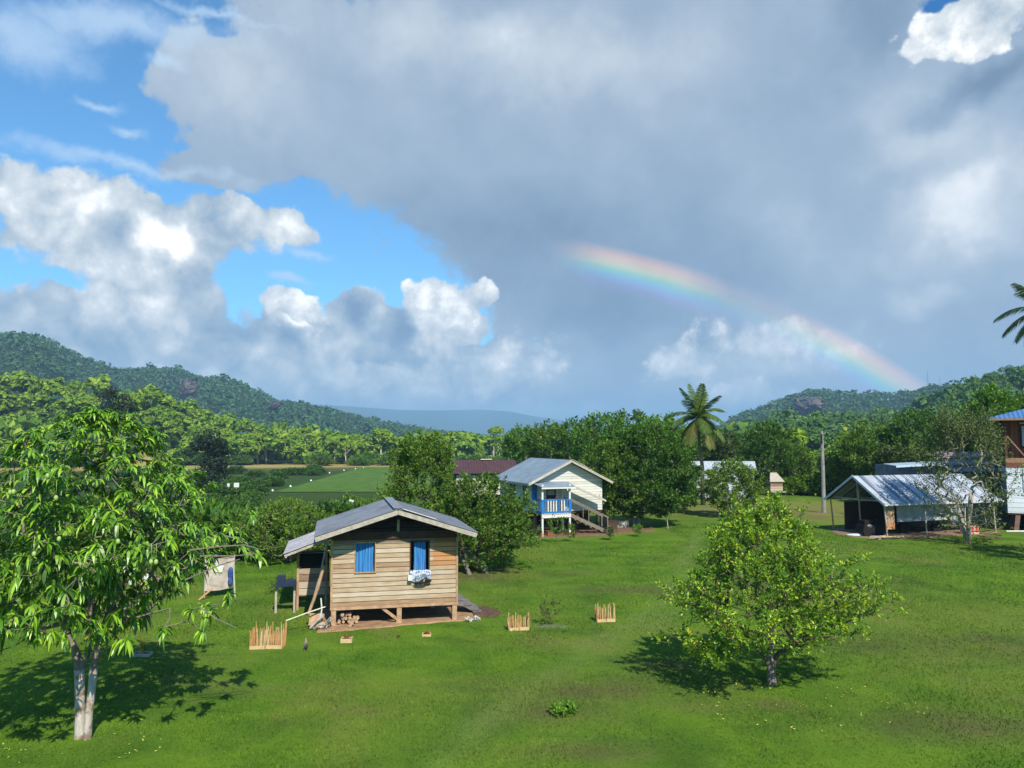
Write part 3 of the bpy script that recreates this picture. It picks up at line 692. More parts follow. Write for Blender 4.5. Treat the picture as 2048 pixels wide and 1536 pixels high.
def hut_things():
    rg = random.Random(3)
    t = thing('hanging_cloth', 'grey and white washing draped over the sill of the right hut window', 'cloth', hutp(.87, -.09, 1.55), HUTR)
    mb = MB(); mb.smooth = True; n = 24; V = []
    for j in range(8):
        for i in range(n+1):
            u, v = i/n, j/7; low = .34+.08*math.sin(u*7)+(.06 if .3 < u < .7 else 0)
            V.append((-.36+.76*u, -.03-.03*math.sin(u*22+v)-.05*math.sin(PI*v), .34-low*v))
    mb.add(V, [(j*(n+1)+i, j*(n+1)+i+1, (j+1)*(n+1)+i+1, (j+1)*(n+1)+i) for j in range(7) for i in range(n)])
    m = MT('patterned_cloth', .9, .1); f = m.noise(m.mapping(), 9, 3, .6, 1.5); m.color(m.ramp(f, [(.42, (.10, .14, .22)), (.50, (.42, .48, .58)), (.60, (.60, .64, .70))])); mb.build('towel', m.m, t)
    mb = MB(); mb.box((-.35, -.075, .09), (.16, .07, .2), rot=(0, .06, 0)); mb.build('white_cloth', WHITE, t)
    mb = MB(); mb.ell((.02, -.09, -.10), (.24, .06, .05)); mb.ell((.30, -.08, -.04), (.13, .05, .06)); mb.build('dark_cloth', BLACK, t)
    # leaning poles on the left corner
    for k, (a, b, r, lab, mt) in enumerate([((-2.95, .5, .55), (-2.40, .9, 3.0), .035, 'long grey pole leaning upright against the left front corner of the hut', GREYW),
                                   ((-3.02, .2, .45), (-2.52, .4, 2.1), .055, 'thick brown bent pole leaning on the left side of the hut', POSTW),
                                   ((-3.75, -.55, .42), (-2.45, -.12, .74), .022, 'pale thin stick poking out level from the left corner of the hut', plain('pale_bamboo', (.60, .62, .45), .6)),
                                   ((-2.62, -.15, .25), (-2.60, -.12, 1.05), .025, 'short white upright pipe beside the left front post of the hut', WHITE)]):
        p, q = hutp(*a), hutp(*b); md = (p+q)/2+Vector((.05, 0, .03)); mb = MB(); mb.tube([p-q*0, md, q], r, 7)
        o = mb.build(('leaning_pole', 'leaning_pole', 'stick', 'pipe')[k], mt); tag(o, lab, ('pole', 'pole', 'stick', 'pipe')[k])
    # firewood
    wood = plain('split_firewood', (.40, .27, .17), .9, .4, 12)
    for k in range(13):
        row, colm = divmod(k, 5); p = hutp(-1.92+colm*.135+row*.05+rg.uniform(-.02, .02), .35+rg.uniform(-.05, .05), .14+row*.125)
        mb = MB(); r = rg.uniform(.055, .07); mb.tube([(0, -.28, 0), (0, 0, rg.uniform(-.01, .01)), (0, .28, 0)], [r, r*1.05, r*.95], 6)
        o = mb.build('firewood_log', wood); o.location = p; o.rotation_euler = (0, rg.uniform(0, 3), HUTR+rg.uniform(-.15, .15)); tag(o, 'short split log in the firewood stack under the left end of the hut', 'firewood', 'stacked firewood logs under the hut')
    for k in range(6):
        a = hutp(-2.95+.11*k, -.35+.12*rg.random(), .06); b = hutp(-2.5+.06*k, -.1-.5*rg.random(), .12+.38*rg.random())
        mb = MB(); mb.tube([a, (a+b)/2+Vector((0, 0, .04)), b], rg.uniform(.025, .045), 6); tag(mb.build('scrap_pole', GREYW), 'grey scrap pole in the loose heap at the left front post of the hut', 'pole', 'scrap poles heaped at the hut corner')
    mb = MB(); mb.box((0, 0, .26), (.5, .03, .42), rot=(-.35, .1, .2)); o = mb.build('scrap_board', POSTW); o.location = hutp(-2.74, -.10, .05); tag(o, 'brown scrap board propped against the left front post of the hut', 'board')
    mb = MB(); mb.beam(hutp(-1.62, -.42, .06), hutp(-1.45, -.30, .33), .16, .03); tag(mb.build('offcut_board', POSTW), 'small brown board end standing in the dirt before the firewood stack', 'board')
    for k, (x, y) in enumerate([(2.62, -.35), (2.95, -.2)]):
        t2 = MB(); q = np.random.default_rng(k+60); cards(t2, q.normal(size=(80, 3))*(.05, .05, .04)+(0, 0, .10), q.normal(size=(80, 3)), .09, q); o = t2.build('white_flower_clump', plain('pale_petals', (.55, .55, .48))); o.location = hutp(x, y, 0); tag(o, ('pale flower clump on the grass at the right front post of the hut', 'small pale flower clump further right of the hut steps')[k], 'plant')
hut_things()

# ---------------------------------------------------------------- stick enclosures round young plants
def stick_ring(px, py, wid, high, n, label, seed, turn=.1):
    rg = random.Random(seed); p = at(px, py); t = thing('stick_fence', label, 'fence', p, turn, 'little stick fences on the lawn')
    w = wid/2; dep = wid*.5
    spots = [(-w+wid*i/(n-1), 0) for i in range(n)]+[(-w+wid*i/(n-1), dep) for i in range(n)]+[(s*w, dep*j/6) for s in (-1, 1) for j in range(1, 6)]
    for i, (x, y) in enumerate(spots):
        hh = high*rg.choice([.78, .84, .9, .86, 1.12, .82]); l = rg.uniform(-.05, .05)
        mb = MB(); mb.tube([(x, y, -.05), (x+l*.5+rg.uniform(-.01, .01), y, hh*.5), (x+l, y+rg.uniform(-.02, .02), hh)], [.021, .019, .013], 6); mb.build('stick', NEWW if rg.random() < .7 else PALEW, t)
    mb = MB(); mb.beam((-w, -.035, .05), (-w+wid*.48, -.03, .055), .03, .10); mb.beam((-w+wid*.52, -.03, .065), (w, -.035, .06), .03, .11); mb.build('base_board', PALEW, t)
PALEW = plain('pale_stick_wood', (.56, .40, .21), .85, .2, 9)
stick_ring(531, 1298, .98, .66, 17, 'widest tan stick fence on the lawn between the mango tree and the hut', 1, .05)
stick_ring(1038, 1261, .68, .50, 11, 'short tan stick fence directly left of the small bush on the lawn', 2, .15)
stick_ring(1212, 1244, .66, .56, 11, 'reddish tan stick fence standing right of the small bush on the lawn', 3, .08)
stick_ring(290, 1190, .9, .7, 12, 'stick fence half hidden behind the lower leaves of the mango tree', 4, .1)

# planting boxes
def planter(px, py, w, lab, seed, plant=0.1, h=.13):
    p = at(px, py); t = thing('planter_box', lab, 'planter', p, .06, 'planter boxes on the lawn'); mb = MB()
    mb.box((0, 0, h/2), (w, .03, h)); mb.box((0, .3, h/2), (w, .03, h)); mb.box((-w/2+.016, .15, h/2), (.03, .268, h)); mb.box((w/2-.016, .15, h/2), (.03, .268, h)); mb.build('box', PALEW if seed != 1 else GREYW, t)
    mb = MB(); mb.box((0, .15, h*.4), (w-.07, .26, h*.7)); mb.build('soil', plain('potting_soil', (.09, .05, .03)), t)
    q = np.random.default_rng(seed); mb = MB(); n = 60; cards(mb, q.normal(size=(n, 3))*(w*.14, .05, plant*.3)+(0, .15, h+plant*.5), q.normal(size=(n, 3)), .07, q); mb.build('plant', FOL['mid'] if seed == 1 else plain('rust_leaves', (.20, .09, .03)), t)
planter(281, 1314, .52, 'grey wooden planter with a small orange flowering plant near the mango tree', 1, .3, .09)
planter(692, 1286, .36, 'bright tan planter box of rusty plants on the lawn before the hut', 2, .08)
planter(853, 1273, .30, 'low tan planter tray on the lawn before the right half of the hut', 3, .07, .07)
def flower_on(px, py):
    mb = MB(); q = np.random.default_rng(9); p = at(px, py); cards(mb, q.normal(size=(26, 3))*(.05, .05, .03)+(0, .15, .38), q.normal(size=(26, 3)), .06, q); mb.tube([(0, .15, 0.05), (0, .15, .38)], .008, 4)
    o = mb.build('flower', plain('orange_petals', (.60, .22, .06))); o.location = p; tag(o, 'small orange flower standing up from the grey planter near the mango tree', 'flower')
flower_on(281, 1314)

# ---------------------------------------------------------------- hen
def skin_body(name, verts, edges, radii, mat, parent=None, sub=2):
    me = bpy.data.meshes.new(name); me.from_pydata(verts, edges, []); o = bpy.data.objects.new(name, me); link(o, parent)
    sk = o.modifiers.new('skin', 'SKIN'); sv = me.skin_vertices
    if not sv: 
        import bmesh; b = bmesh.new(); b.from_mesh(me); b.verts.layers.skin.verify(); b.to_mesh(me); b.free(); sv = me.skin_vertices
    for i, r in enumerate(radii): sv[0].data[i].radius = r if hasattr(r, '__len__') else (r, r)
    sv[0].data[0].use_root = True
    ss = o.modifiers.new('sub', 'SUBSURF'); ss.levels = sub; ss.render_levels = sub; me.materials.append(mat)
    if parent is not None: KIDS.setdefault(parent.name, []).append(o)
    return o
def hen(px, py, s, rz, lab, cols):
    p = at(px, py); t = thing('hen', lab, 'hen', p, rz)
    m = MT('hen_feathers', .85, .1); m.color(m.ramp(m.noise(m.mapping((1, 1, 1)), 24, 3), [(.3, cols[0]), (.55, cols[1]), (.7, cols[2])]))
    V = [(0, 0, .17), (.07, 0, .17), (.11, 0, .22), (.125, 0, .29), (.13, 0, .335), (.155, 0, .345), (.18, 0, .335), (-.08, 0, .20), (-.14, 0, .26), (-.18, 0, .31), (.01, .035, .12), (.015, .04, .06), (.02, .04, .008), (.06, .045, .004), (.01, -.035, .12), (.015, -.04, .06), (.02, -.04, .008), (.06, -.045, .004)]
    V = [(x*s, y*s, z*s) for x, y, z in V]
    E_ = [(0, 1), (1, 2), (2, 3), (3, 4), (4, 5), (5, 6), (0, 7), (7, 8), (8, 9), (0, 10), (10, 11), (11, 12), (12, 13), (0, 14), (14, 15), (15, 16), (16, 17)]
    R = [(.085, .095), .075, .05, .03, .032, .02, .006, .06, .035, .015, .03, .010, .008, .006, .03, .010, .008, .006]
    skin_body('body', V, E_, [(r[0]*s, r[1]*s) if hasattr(r, '__len__') else r*s for r in R], m.m, t)
    mb = MB(); mb.poly([(.115*s, 0, .365*s), (.16*s, 0, .375*s), (.165*s, 0, .40*s), (.14*s, 0, .39*s), (.12*s, 0, .395*s)], (0, .008*s, 0)); mb.build('comb', plain('comb_red', (.5, .03, .02)), t)
hen(612, 1302, 1.0, 1.9, 'grey brown hen standing on the lawn right of the widest stick fence', [(.10, .08, .07), (.25, .21, .18), (.42, .38, .33)])
hen(797, 1277, .45, 2.6, 'tiny dark brown chick on the lawn between two planter boxes', [(.05, .02, .01), (.13, .06, .03), (.2, .1, .05)])

# ---------------------------------------------------------------- weathered sheet screen and its post
def screen():
    a, b = at(408, 1196), at(466, 1190); d = (b-a); t = thing('cloth_screen', 'pale weathered tarpaulin stretched between sticks left of the hut lean-to', 'tarpaulin', a)
    w = d.length; e = d.normalized(); n = 16; mb = MB(); mb.smooth = True; V = []
    for j in range(9):
        for i in range(n+1):
            u, v = i/n, j/8; sag = .05*math.sin(PI*u)*(1-v); q = e*(w*u)+Vector((0, .06*math.sin(u*9+v*3)*.5, .28+1.28*v-sag+(.06*u*(1-v)))); V.append(tuple(q))
    mb.add(V, [(j*(n+1)+i, j*(n+1)+i+1, (j+1)*(n+1)+i+1, (j+1)*(n+1)+i) for j in range(8) for i in range(n)])
    m = MT('stained_tarpaulin', .85, .2); f = m.noise(m.mapping(), 2.2, 6, .65, .6); m.color(m.ramp(f, [(.3, (.30, .24, .20)), (.5, (.46, .40, .34)), (.7, (.60, .55, .50))])); mb.build('tarpaulin', m.m, t)
    mb = MB(); mb.poly([(e*.35+Vector((0, -.06, 1.05))), (e*.72+Vector((0, -.06, 1.0))), (e*.80+Vector((0, -.06, 1.28))), (e*.45+Vector((0, -.06, 1.34)))], (0, .02, 0)); mb.build('white_patch', WHITE, t)
    mb = MB(); mb.tube([(0, .04, 0), (0, .04, 1.62)], .025, 6); mb.tube([tuple(e*w+Vector((0, .05, 0))), tuple(e*w+Vector((0, .05, 1.7)))], .03, 6); mb.tube([(0, .05, 1.55), tuple(e*w+Vector((0, .05, 1.6)))], .018, 6); mb.build('frame_stick', GREYW, t)
    mb = MB(); mb.beam((.0, -.55, .02), (.35, -.05, .4), .09, .04); mb.build('prop_board', NEWW, t)
    mb = MB(); mb.smooth = True; mb.ell(tuple(e*(w*.93)+Vector((0, -.1, .95))), (.13, .08, .26)); mb.ell(tuple(e*(w*.90)+Vector((.02, -.1, .62))), (.10, .07, .2)); o = mb.build('blue_rag', plain('faded_blue_cloth', (.04, .09, .28), .9, .6, 9)); o.location = a; tag(o, 'crumpled blue rag hanging on the right edge of the pale tarpaulin', 'cloth')
    mb = MB(); p = at(470, 1197); mb.tube([p, p+Vector((-.06, 0, .8)), p+Vector((-.10, 0, 1.62))], [.04, .036, .03], 7); tag(mb.build('pole', plain('pale_green_pole', (.42, .46, .30))), 'pale upright pole in the grass right of the tarpaulin screen', 'pole')
    for k, (x, y, s, lab) in enumerate([(292, 1160, .32, 'white plastic sack behind the lower mango leaves'), (262, 1158, .2, 'smaller white bundle left of the sack behind the mango tree')]):
        q = at(x, y+14); mb = MB(); mb.smooth = True; mb.ell((0, 0, s*.8), (s*.6, s*.4, s*.85)); mb.ell((.05, 0, s*1.7), (s*.2, s*.15, s*.25)); o = mb.build('white_sack', WHITE); o.location = q; tag(o, lab, 'sack')
screen()

# ---------------------------------------------------------------- white house with the blue porch
def make_white_house():
    WB = planks_mat('white_clapboard', [(.42, .41, .36), (.56, .55, .49), (.64, .63, .57)], .19, gap=(.22, .22, .20), gapw=.10)
    BLUE = plain('bright_blue_paint', (.015, .16, .48), .5, .25, 4)
    STAIR = plain('stained_stair_wood', (.20, .17, .13), .8, .3, 5); CREAM = plain('cream_paint', (.46, .42, .34), .6, .2, 5)
    rz = math.radians(22); c = Vector((4.0, 55.8, 0))
    h = thing('white_house', 'white clapboard house on posts with blue railed porch and outside stairs', 'house', c, rz)
    W2, D, zf, zt, zr = 2.75, 6.2, 1.55, 3.72, 5.05
    mb = MB(); mb.box((0, 0, (zf+zt)/2), (2*W2, .1, zt-zf)); mb.poly([(-W2, -.05, zt), (W2, -.05, zt), (0, -.05, zr)], (0, .1, 0)); mb.build('gable_wall', WB, h)
    mb = MB(); mb.box((-W2+.05, D/2+.052, (zf+zt)/2), (.1, D, zt-zf)); mb.box((W2-.05, D/2+.052, (zf+zt)/2), (.1, D, zt-zf)); mb.box((0, D+.105, (zf+zt)/2), (2*W2, .1, zt-zf)); mb.build('side_wall', WB, h)
    mb = MB(); mb.box((0, D/2, zf-.08), (2*W2-.02, D, .14)); mb.build('floor', DARKW, h)
    R = metal_roof('blue_grey_zinc', (.17, .23, .28), (.30, .37, .43), .22, 'Y', .45, .2); e = .55; sl = (zr-zt)/W2
    mb = MB()
    for k in (-1, 1):
        x1 = k*(W2+e); z1 = zt-sl*e+.10; mb.poly([(0, -.62, zr+.10), (x1, -.62, z1), (x1, D+.6, z1), (0, D+.6, zr+.10)], (0, 0, .04))
    mb.build('roof', R, h)
    for k in (-1, 1):
        mb = MB(); mb.beam((0, -.65, zr+.06), (k*(W2+e+.02), -.65, zt-sl*e+.06), .05, .17); mb.build('barge_board', CREAM if k < 0 else GREYW, h)
    mb = MB(); mb.box((-W2-e-.02, D/2, zt-sl*e+.05), (.05, D+1.2, .16)); mb.build('fascia', GREYW, h)
    mb = MB(); mb.beam((.05, -.6, zr+.17), (1.3, -.55, zr-.43), .3, .02); mb.build('loose_sheet', WHITE, h)
    # dark opening and window in the shaded left wall
    for y0, y1, z0, z1 in [(1.0, 1.7, 2.35, 3.55), (3.2, 4.2, 2.5, 3.5)]:
        mb = MB(); mb.box((-W2-.01, (y0+y1)/2, (z0+z1)/2), (.04, y1-y0, z1-z0)); f = mb.build('window', DARKW, h)
        mb = MB(); mb.box((-W2-.035, (y0+y1)/2-.12, (z0+z1)/2), (.02, (y1-y0)*.55, z1-z0-.12)); mb.build('pane', plain('dusky_glass', (.12, .18, .24), .15, .1), f)
    # barred window in the gable wall behind the porch
    mb = MB(); mb.box((-1.35, -.06, 3.0), (.72, .05, 1.15)); f = mb.build('window', plain('black_frame', (.02, .02, .02)), h)
    mb = MB()
    for zz in (3.32, 2.88): mb.box((-1.38, -.092, zz), (.56, .02, .33))
    mb.build('pane', plain('louvre_glass', (.32, .33, .31), .3, .2), f)
    mb = MB(); mb.box((-1.35, -.09, 2.35), (.66, .04, .2)); mb.build('sill', WHITE, h)
    # porch: deck, posts, rail, roof
    px0, px1, py0 = -2.75, -.55, -1.55
    mb = MB(); mb.box(((px0+px1)/2, py0/2-.05, zf-.02), (px1-px0, -py0-.06, .10)); mb.build('porch_deck', GREYW, h)
    mb = MB(); mb.box(((px0+px1)/2, py0-.02, zf-.18), (px1-px0, .08, .20)); mb.box((px1, py0/2-.05, zf-.18), (.08, -py0-.2, .2)); mb.build('porch_beam', WHITE, h)
    for x, y, up in [(px0+.06, py0+.05, 1), (px1-.06, py0+.05, 1), (px1-.06, -.35, 1)]:
        mb = MB(); mb.box((x, y, 1.75), (.13, .13, 3.6)); mb.build('porch_post', WHITE, h)
        mb = MB(); mb.box((x, y, .08), (.16, .16, .35)); mb.build('post_foot', plain('mud_splashed_paint', (.45, .25, .12)), h)
    mb = MB(); mb.box((px0+.0, -.12, 2.6), (.18, .12, 2.1)); mb.box((px0+.22, -.14, 2.6), (.10, .08, 2.1)); mb.build('blue_corner_post', BLUE, h)
    rail = MB(); rail.box(((px0+px1)/2, py0+.0, zf+.94), (px1-px0, .06, .08)); rail.box(((px0+px1)/2, py0, zf+.10), (px1-px0, .06, .12))
    rail.box((px0, py0/2, zf+.94), (.06, -py0-.1, .08)); rail.box((px0, py0/2, zf+.1), (.06, -py0-.1, .12))
    rail.box((px0+.06, py0-.035, zf+.5), (.2, .04, .9)); rail.box((px1-.06, py0-.035, zf+.5), (.2, .04, .9)); r = rail.build('railing', BLUE, h)
    for k in range(9):
        mb = MB(); mb.box((px0+.28+k*.205, py0+.0, zf+.52), (.085, .03, .76)); mb.build('baluster', BLUE if k in (0, 8, 5) else WHITE, r)
    for k in range(6):
        mb = MB(); mb.box((px0, py0+.25+k*.22, zf+.52), (.03, .075, .76)); mb.build('baluster', BLUE if k % 2 else WHITE, r)
    mb = MB(); mb.poly([(px0-.2, -.06, 3.62), (px1+.5, -.06, 3.62), (px1+.25, py0-.25, 3.36), (px0-.1, py0-.25, 3.36)], (0, 0, .04)); mb.build('porch_roof', R, h)
    mb = MB(); mb.box(((px0+px1)/2+.1, py0-.22, 3.31), (px1-px0+.4, .05, .11)); mb.build('porch_fascia', WHITE, h)
    # stairs going down to the right along the wall
    x0, x1, zA, zB = px1, px1+3.1, zf, .15
    for y in (-1.35, -.5):
        mb = MB(); mb.beam((x0, y, zA-.12), (x1, y, zB-.1), .06, .24); mb.build('stringer', STAIR, h)
        mb = MB(); mb.beam((x0, y, zA+1.0), (x1, y, zB+.95), .06, .09); mb.beam((x1-.1, y, 0), (x1-.1, y, zB+1.0), .07, .07); mb.beam((x0+1.5, y, .6), (x0+1.5, y, 1.9), .05, .05); mb.build('handrail', STAIR, h)
    for k in range(7):
        mb = MB(); mb.box((x0+.22+k*.42, -.92, zA-.12-k*.2), (.30, .78, .05)); mb.build('tread', STAIR, h)
    mb = MB(); mb.beam((px1+.2, -.9, 3.5), (px1+2.9, -.9, 2.35), .9, .03); mb.beam((px1+.2, -1.36, 3.42), (px1+2.9, -1.36, 2.27), .05, .10); mb.build('stair_roof', CREAM, h)
    mb = MB(); mb.box((.2, -.07, 2.3), (1.7, .04, .06)); mb.build('wall_rail', GREYW, h)
    # posts and dark store under the floor
    for x in (-2.5, -.9, .8, 2.5):
        for y in (.15, 3, 5.8):
            mb = MB(); mb.box((x, y, .7), (.17, .17, 1.5)); mb.build('stilt', plain('brown_stilt', (.16, .09, .06)) if (x, y) == (-2.5, .15) else DARKW, h)
    mb = MB(); mb.box((.9, 1.6, .62), (3.3, .06, 1.2)); mb.box((-1.7, 2.6, .5), (1.6, .06, 1.0)); mb.build('under_wall', planks_mat('red_brown_boards', [(.03, .015, .012), (.07, .032, .022), (.10, .05, .035)], .2), h)
    mb = MB(); mb.box((-1.65, -.3, .45), (1.5, .06, .08)); mb.box((-1.65, -.3, 1.0), (1.5, .05, .06)); mb.build('under_shelf', POSTW, h)
    p = h.matrix_world
    cc, ss = math.cos(rz), math.sin(rz); wp = lambda x, y: (c.x+x*cc-y*ss, c.y+x*ss+y*cc)
    dirt_patch([wp(-3.1, -2.0), wp(3.2, -2.0), wp(6.8, -1.2), wp(7.5, 1), wp(6.5, 5), wp(-3.1, 6)], mat=plain('brown_yard_soil', (.17, .10, .06), .95, .4, 3))
    # clutter under and beside the house
    for k, (x, y, sz, lab, mt) in enumerate([(3.9, .6, (.8, .5, .6), 'dark wooden crate in the shade right of the house stairs', DARKW), (5.1, 1.3, (.9, .6, .5), 'grey weathered bench under the tree right of the white house', GREYW), (-1.9, -.9, (.5, .4, .3), 'rusty tin box under the porch of the white house', plain('rusty_tin', (.22, .09, .04)))]):
        q = wp(x, y); mb = MB(); mb.box((0, 0, sz[2]/2), sz); mb.box((0, 0, sz[2]+.02), (sz[0]*1.1, sz[1]*1.1, .04)); o = mb.build(('crate', 'bench', 'tin_box')[k], mt); o.location = (*q, 0); o.rotation_euler = (0, 0, .3*k); tag(o, lab, ('crate', 'bench', 'box')[k])
make_white_house()

def make_brown_house():
    c = at(985, 1030); c = Vector((-2.6, 66, -.2)); h = thing('brown_roofed_house', 'low wooden house with dark red brown metal roof behind the orange bush', 'house', c, math.radians(6))
    R = metal_roof('red_brown_sheet', (.055, .024, .024), (.10, .045, .042), .25, 'X', .5, .05)
    mb = MB(); mb.poly([(-2.9, 0, 3.95), (3.4, 0, 3.95), (3.1, 2.6, 5.0), (-2.3-.9, 2.6, 5.0)], (0, 0, .05)); mb.poly([(-3.2, 2.6, 5.0), (3.1, 2.6, 5.0), (3.4, 5.2, 3.9), (-2.9, 5.2, 3.9)], (0, 0, .05)); mb.build('roof', R, h)
    mb = MB(); mb.box((0.0, .45, 3.0), (4.2, .08, 1.7)); mb.build('front_wall', plain('cream_boards', (.50, .47, .38), .7, .2), h)
    mb = MB(); mb.box((-2.2, 2.6, 2.2), (.1, 4.2, 3.4)); mb.poly([(-2.25, .5, 3.88), (-2.25, 4.7, 3.88), (-2.25, 2.6, 4.85)], (.05, 0, 0)); mb.build('side_wall', planks_mat('dark_brown_boards', [(.06, .035, .025), (.14, .08, .055), (.22, .13, .09)], .2), h)
    mb = MB(); mb.box((0, 4.7, 2.2), (4.3, .08, 3.3)); mb.box((2.15, 2.6, 2.2), (.1, 4.1, 3.4)); mb.build('rear_wall', DARKW, h)
    mb = MB(); mb.box((-1.1, .38, 3.1), (.8, .05, .9)); w = mb.build('window', DARKW, h); mb = MB(); mb.box((-1.1, .35, 3.1), (.66, .02, .76)); mb.build('pane', plain('dark_glass', (.04, .05, .06), .2), w)
    for x in (-2.1, 0, 2.1):
        mb = MB(); mb.box((x, .5, 1.0), (.18, .18, 2.3)); mb.build('stilt', DARKW, h)
    mb = MB(); mb.box((0.6, 2.55, 5.1), (1.0, .3, .06)); mb.build('ridge_cap', WHITE, h)
make_brown_house()

# ---------------------------------------------------------------- open shed on the right
def make_shed():
    rz = math.radians(20); c = Vector((25.1, 52.6, 0)); h = thing('open_shed', 'open pole shed with striped pale blue metal roof', 'shed', c, rz)
    L, Wd, ze, zr = 10.6, 4.9, 2.35, 4.05
    R = metal_roof('striped_zinc', (.34, .39, .45), (.47, .52, .58), .24, 'X', .55, .1, stripe=(.085, .11, .16))
    mb = MB(); mb.poly([(-.3, -.35, ze-.1), (L, -.35, ze-.1), (L-.6, Wd/2, zr), (-.3, Wd/2, zr)], (0, 0, .035)); mb.poly([(-.3, Wd/2, zr), (L-.6, Wd/2, zr), (L, Wd+.35, ze-.1), (-.3, Wd+.35, ze-.1)], (0, 0, .035)); mb.build('roof', R, h)
    PB = plain('pale_trim', (.55, .56, .56), .6, .2)
    for k in (0, 1):
        mb = MB(); mb.beam((-.34, Wd/2, zr+.0), (-.34, (-.38, Wd+.38)[k], ze-.13), .04, .15); mb.build('barge_board', PB, h)
    mb = MB(); mb.beam((-.35, -.38, ze-.11), (L+.05, -.38, ze-.11), .04, .10); mb.build('fascia', PB, h)
    mb = MB(); mb.box((L/2, Wd/2, ze-.02), (L-.6, .08, .08)); mb.box((.1, Wd/2, ze+.1), (.07, Wd, .07)); mb.beam((.1, Wd/2, ze+.1), (.1, Wd/2, zr-.05), .07)
    for x in (2.5, 5, 7.5, 10): mb.box((x, Wd/2, ze+.03), (.07, Wd, .07))
    for y in (0, Wd): mb.box((L/2, y, ze-.06), (L, .07, .07))
    mb.build('tie_beam', GREYW, h)
    mb = MB()
    for x in np.linspace(-.1, L-.8, 9):
        for a, b in ((-.3, 0), (Wd+.3, 0)): mb.beam((x, Wd/2, zr-.06), (x, a, ze-.14), .05, .07)
    mb.build('rafters', DARKW, h)
    for x, y, l in [(0.05, 0, .12), (.0, Wd*.45, .1), (0, Wd, .15), (3.6, 0, .08), (7.3, 0, -.05), (10.1, 0, .1), (4, Wd, 0), (8, Wd, 0)]:
        mb = MB(); mb.tube([(x+l, y, -.1), (x+l*.3, y, 1.2), (x-l*.6, y, ze if y in (0, Wd) else zr-.9)], [.06, .055, .05], 7); mb.build('pole', POSTW if y else GREYW, h)
    mb = MB(); mb.box((.42, -.02, 1.45), (.75, .04, 1.7)); mb.build('wall_board', plain('tan_board', (.36, .24, .15), .85, .3), h)
    mb = MB(); mb.box((.42, -.06, .78), (.74, .03, .36)); mb.build('orange_board', plain('orange_ply', (.52, .26, .12)), h)
    mb = MB(); mb.box((4.4, .6, 1.55), (5.4, .04, 1.15)); mb.build('back_sheet', plain('mottled_white_sheet', (.42, .45, .47), .6, .5, 2.5), h)
    mb = MB(); mb.box((5.2, Wd-.3, 1.1), (8.6, .05, 2.0)); mb.build('rear_wall', DARKW, h)
    cc, ss = math.cos(rz), math.sin(rz); wp = lambda x, y: (c.x+x*cc-y*ss, c.y+x*ss+y*cc)
    dirt_patch([wp(-1.8, 1.0), wp(-.6, -.7), wp(3, -.9), wp(7.5, -.7), wp(10.5, -.3), wp(11, 4), wp(9, 6), wp(0, 5.6), wp(-1.8, 3)], mat=plain('shed_floor_soil', (.22, .14, .09), .95, .35, 2))
    rg = random.Random(8)
    # an old machine and things stored in the shed
    t = thing('old_engine', 'black greasy old engine block on the shed floor behind the front poles', 'engine', (*wp(-.15, 1.3), 0), rz)
    mb = MB(); mb.box((0, 0, .55), (1.5, .8, .5)); mb.box((-.2, 0, .95), (.8, .6, .35)); mb.tube([(.5, -.2, .8), (.5, -.2, 1.25)], .1, 8); mb.build('block', BLACK, t)
    for k in (-1, 1):
        mb = MB(); mb.tube([(k*.55, -.5, .38), (k*.55, -.36, .38)], .36, 16); mb.build('wheel', BLACK, t)
    mb = MB(); mb.ell((-.3, -.42, .75), (.22, .06, .12)); mb.build('metal_plate', plain('dull_steel', (.22, .20, .19), .5, .3, metallic=.6), t)
    mb = MB(); mb.smooth = True; mb.ell((0, 0, .07), (.62, .35, .10)); mb.ell((.45, 0, .05), (.4, .2, .07)); o = mb.build('white_tarp_bundle', plain('dusty_white_plastic', (.55, .58, .60), .4)); o.location = (*wp(-1.15, 1.5), 0.04); tag(o, 'low rounded white plastic bundle on the dirt at the left end of the shed', 'bundle')
    for k in range(7):
        x = .2+rg.uniform(-1.6, 1.6); y = -.55+rg.uniform(-.25, .2); a = rg.uniform(-.25, .25); l = rg.uniform(.6, 1.6)
        p, q = wp(x-l/2, y-a), wp(x+l/2, y+a); mb = MB(); mb.beam((*p, .07+.03*k), (*q, .09+.03*k), .10, .04); tag(mb.build('loose_plank', (GREYW, POSTW, PALEW)[k % 3]), 'loose plank in the litter along the front edge of the shed', 'plank', 'planks lying before the shed')
    t = thing('parked_tractor', 'long dark covered farm machine in the shade under the shed', 'machine', (*wp(4.6, 2.0), 0), rz)
    mb = MB(); mb.smooth = True; mb.ell((0, 0, .75), (2.4, .8, .45), 20, 10); mb.ell((-1.2, 0, 1.0), (.8, .7, .4)); mb.build('cover', plain('dark_green_tarp', (.02, .035, .03), .6, .4, 2), t)
    for x in (-1.5, 1.5):
        mb = MB(); mb.tube([(x, -.75, .42), (x, -.5, .42)], .42, 18); mb.build('wheel', BLACK, t)
    # pale crate with red panels
    t = thing('pink_crate', 'pale pink box with two red panels beside the bare tree trunk', 'crate', (*wp(7.25, -.35), 0), rz); mb = MB(); mb.box((0, 0, .36), (1.2, .5, .62)); mb.box((0, 0, .69), (1.26, .56, .05)); mb.build('body', plain('faded_pink_paint', (.60, .40, .34)), t)
    for x in (-.05, .38):
        mb = MB(); mb.box((x, -.265, .38), (.2, .03, .4)); mb.build('red_panel', plain('red_paint', (.55, .05, .03)), t)
make_shed()

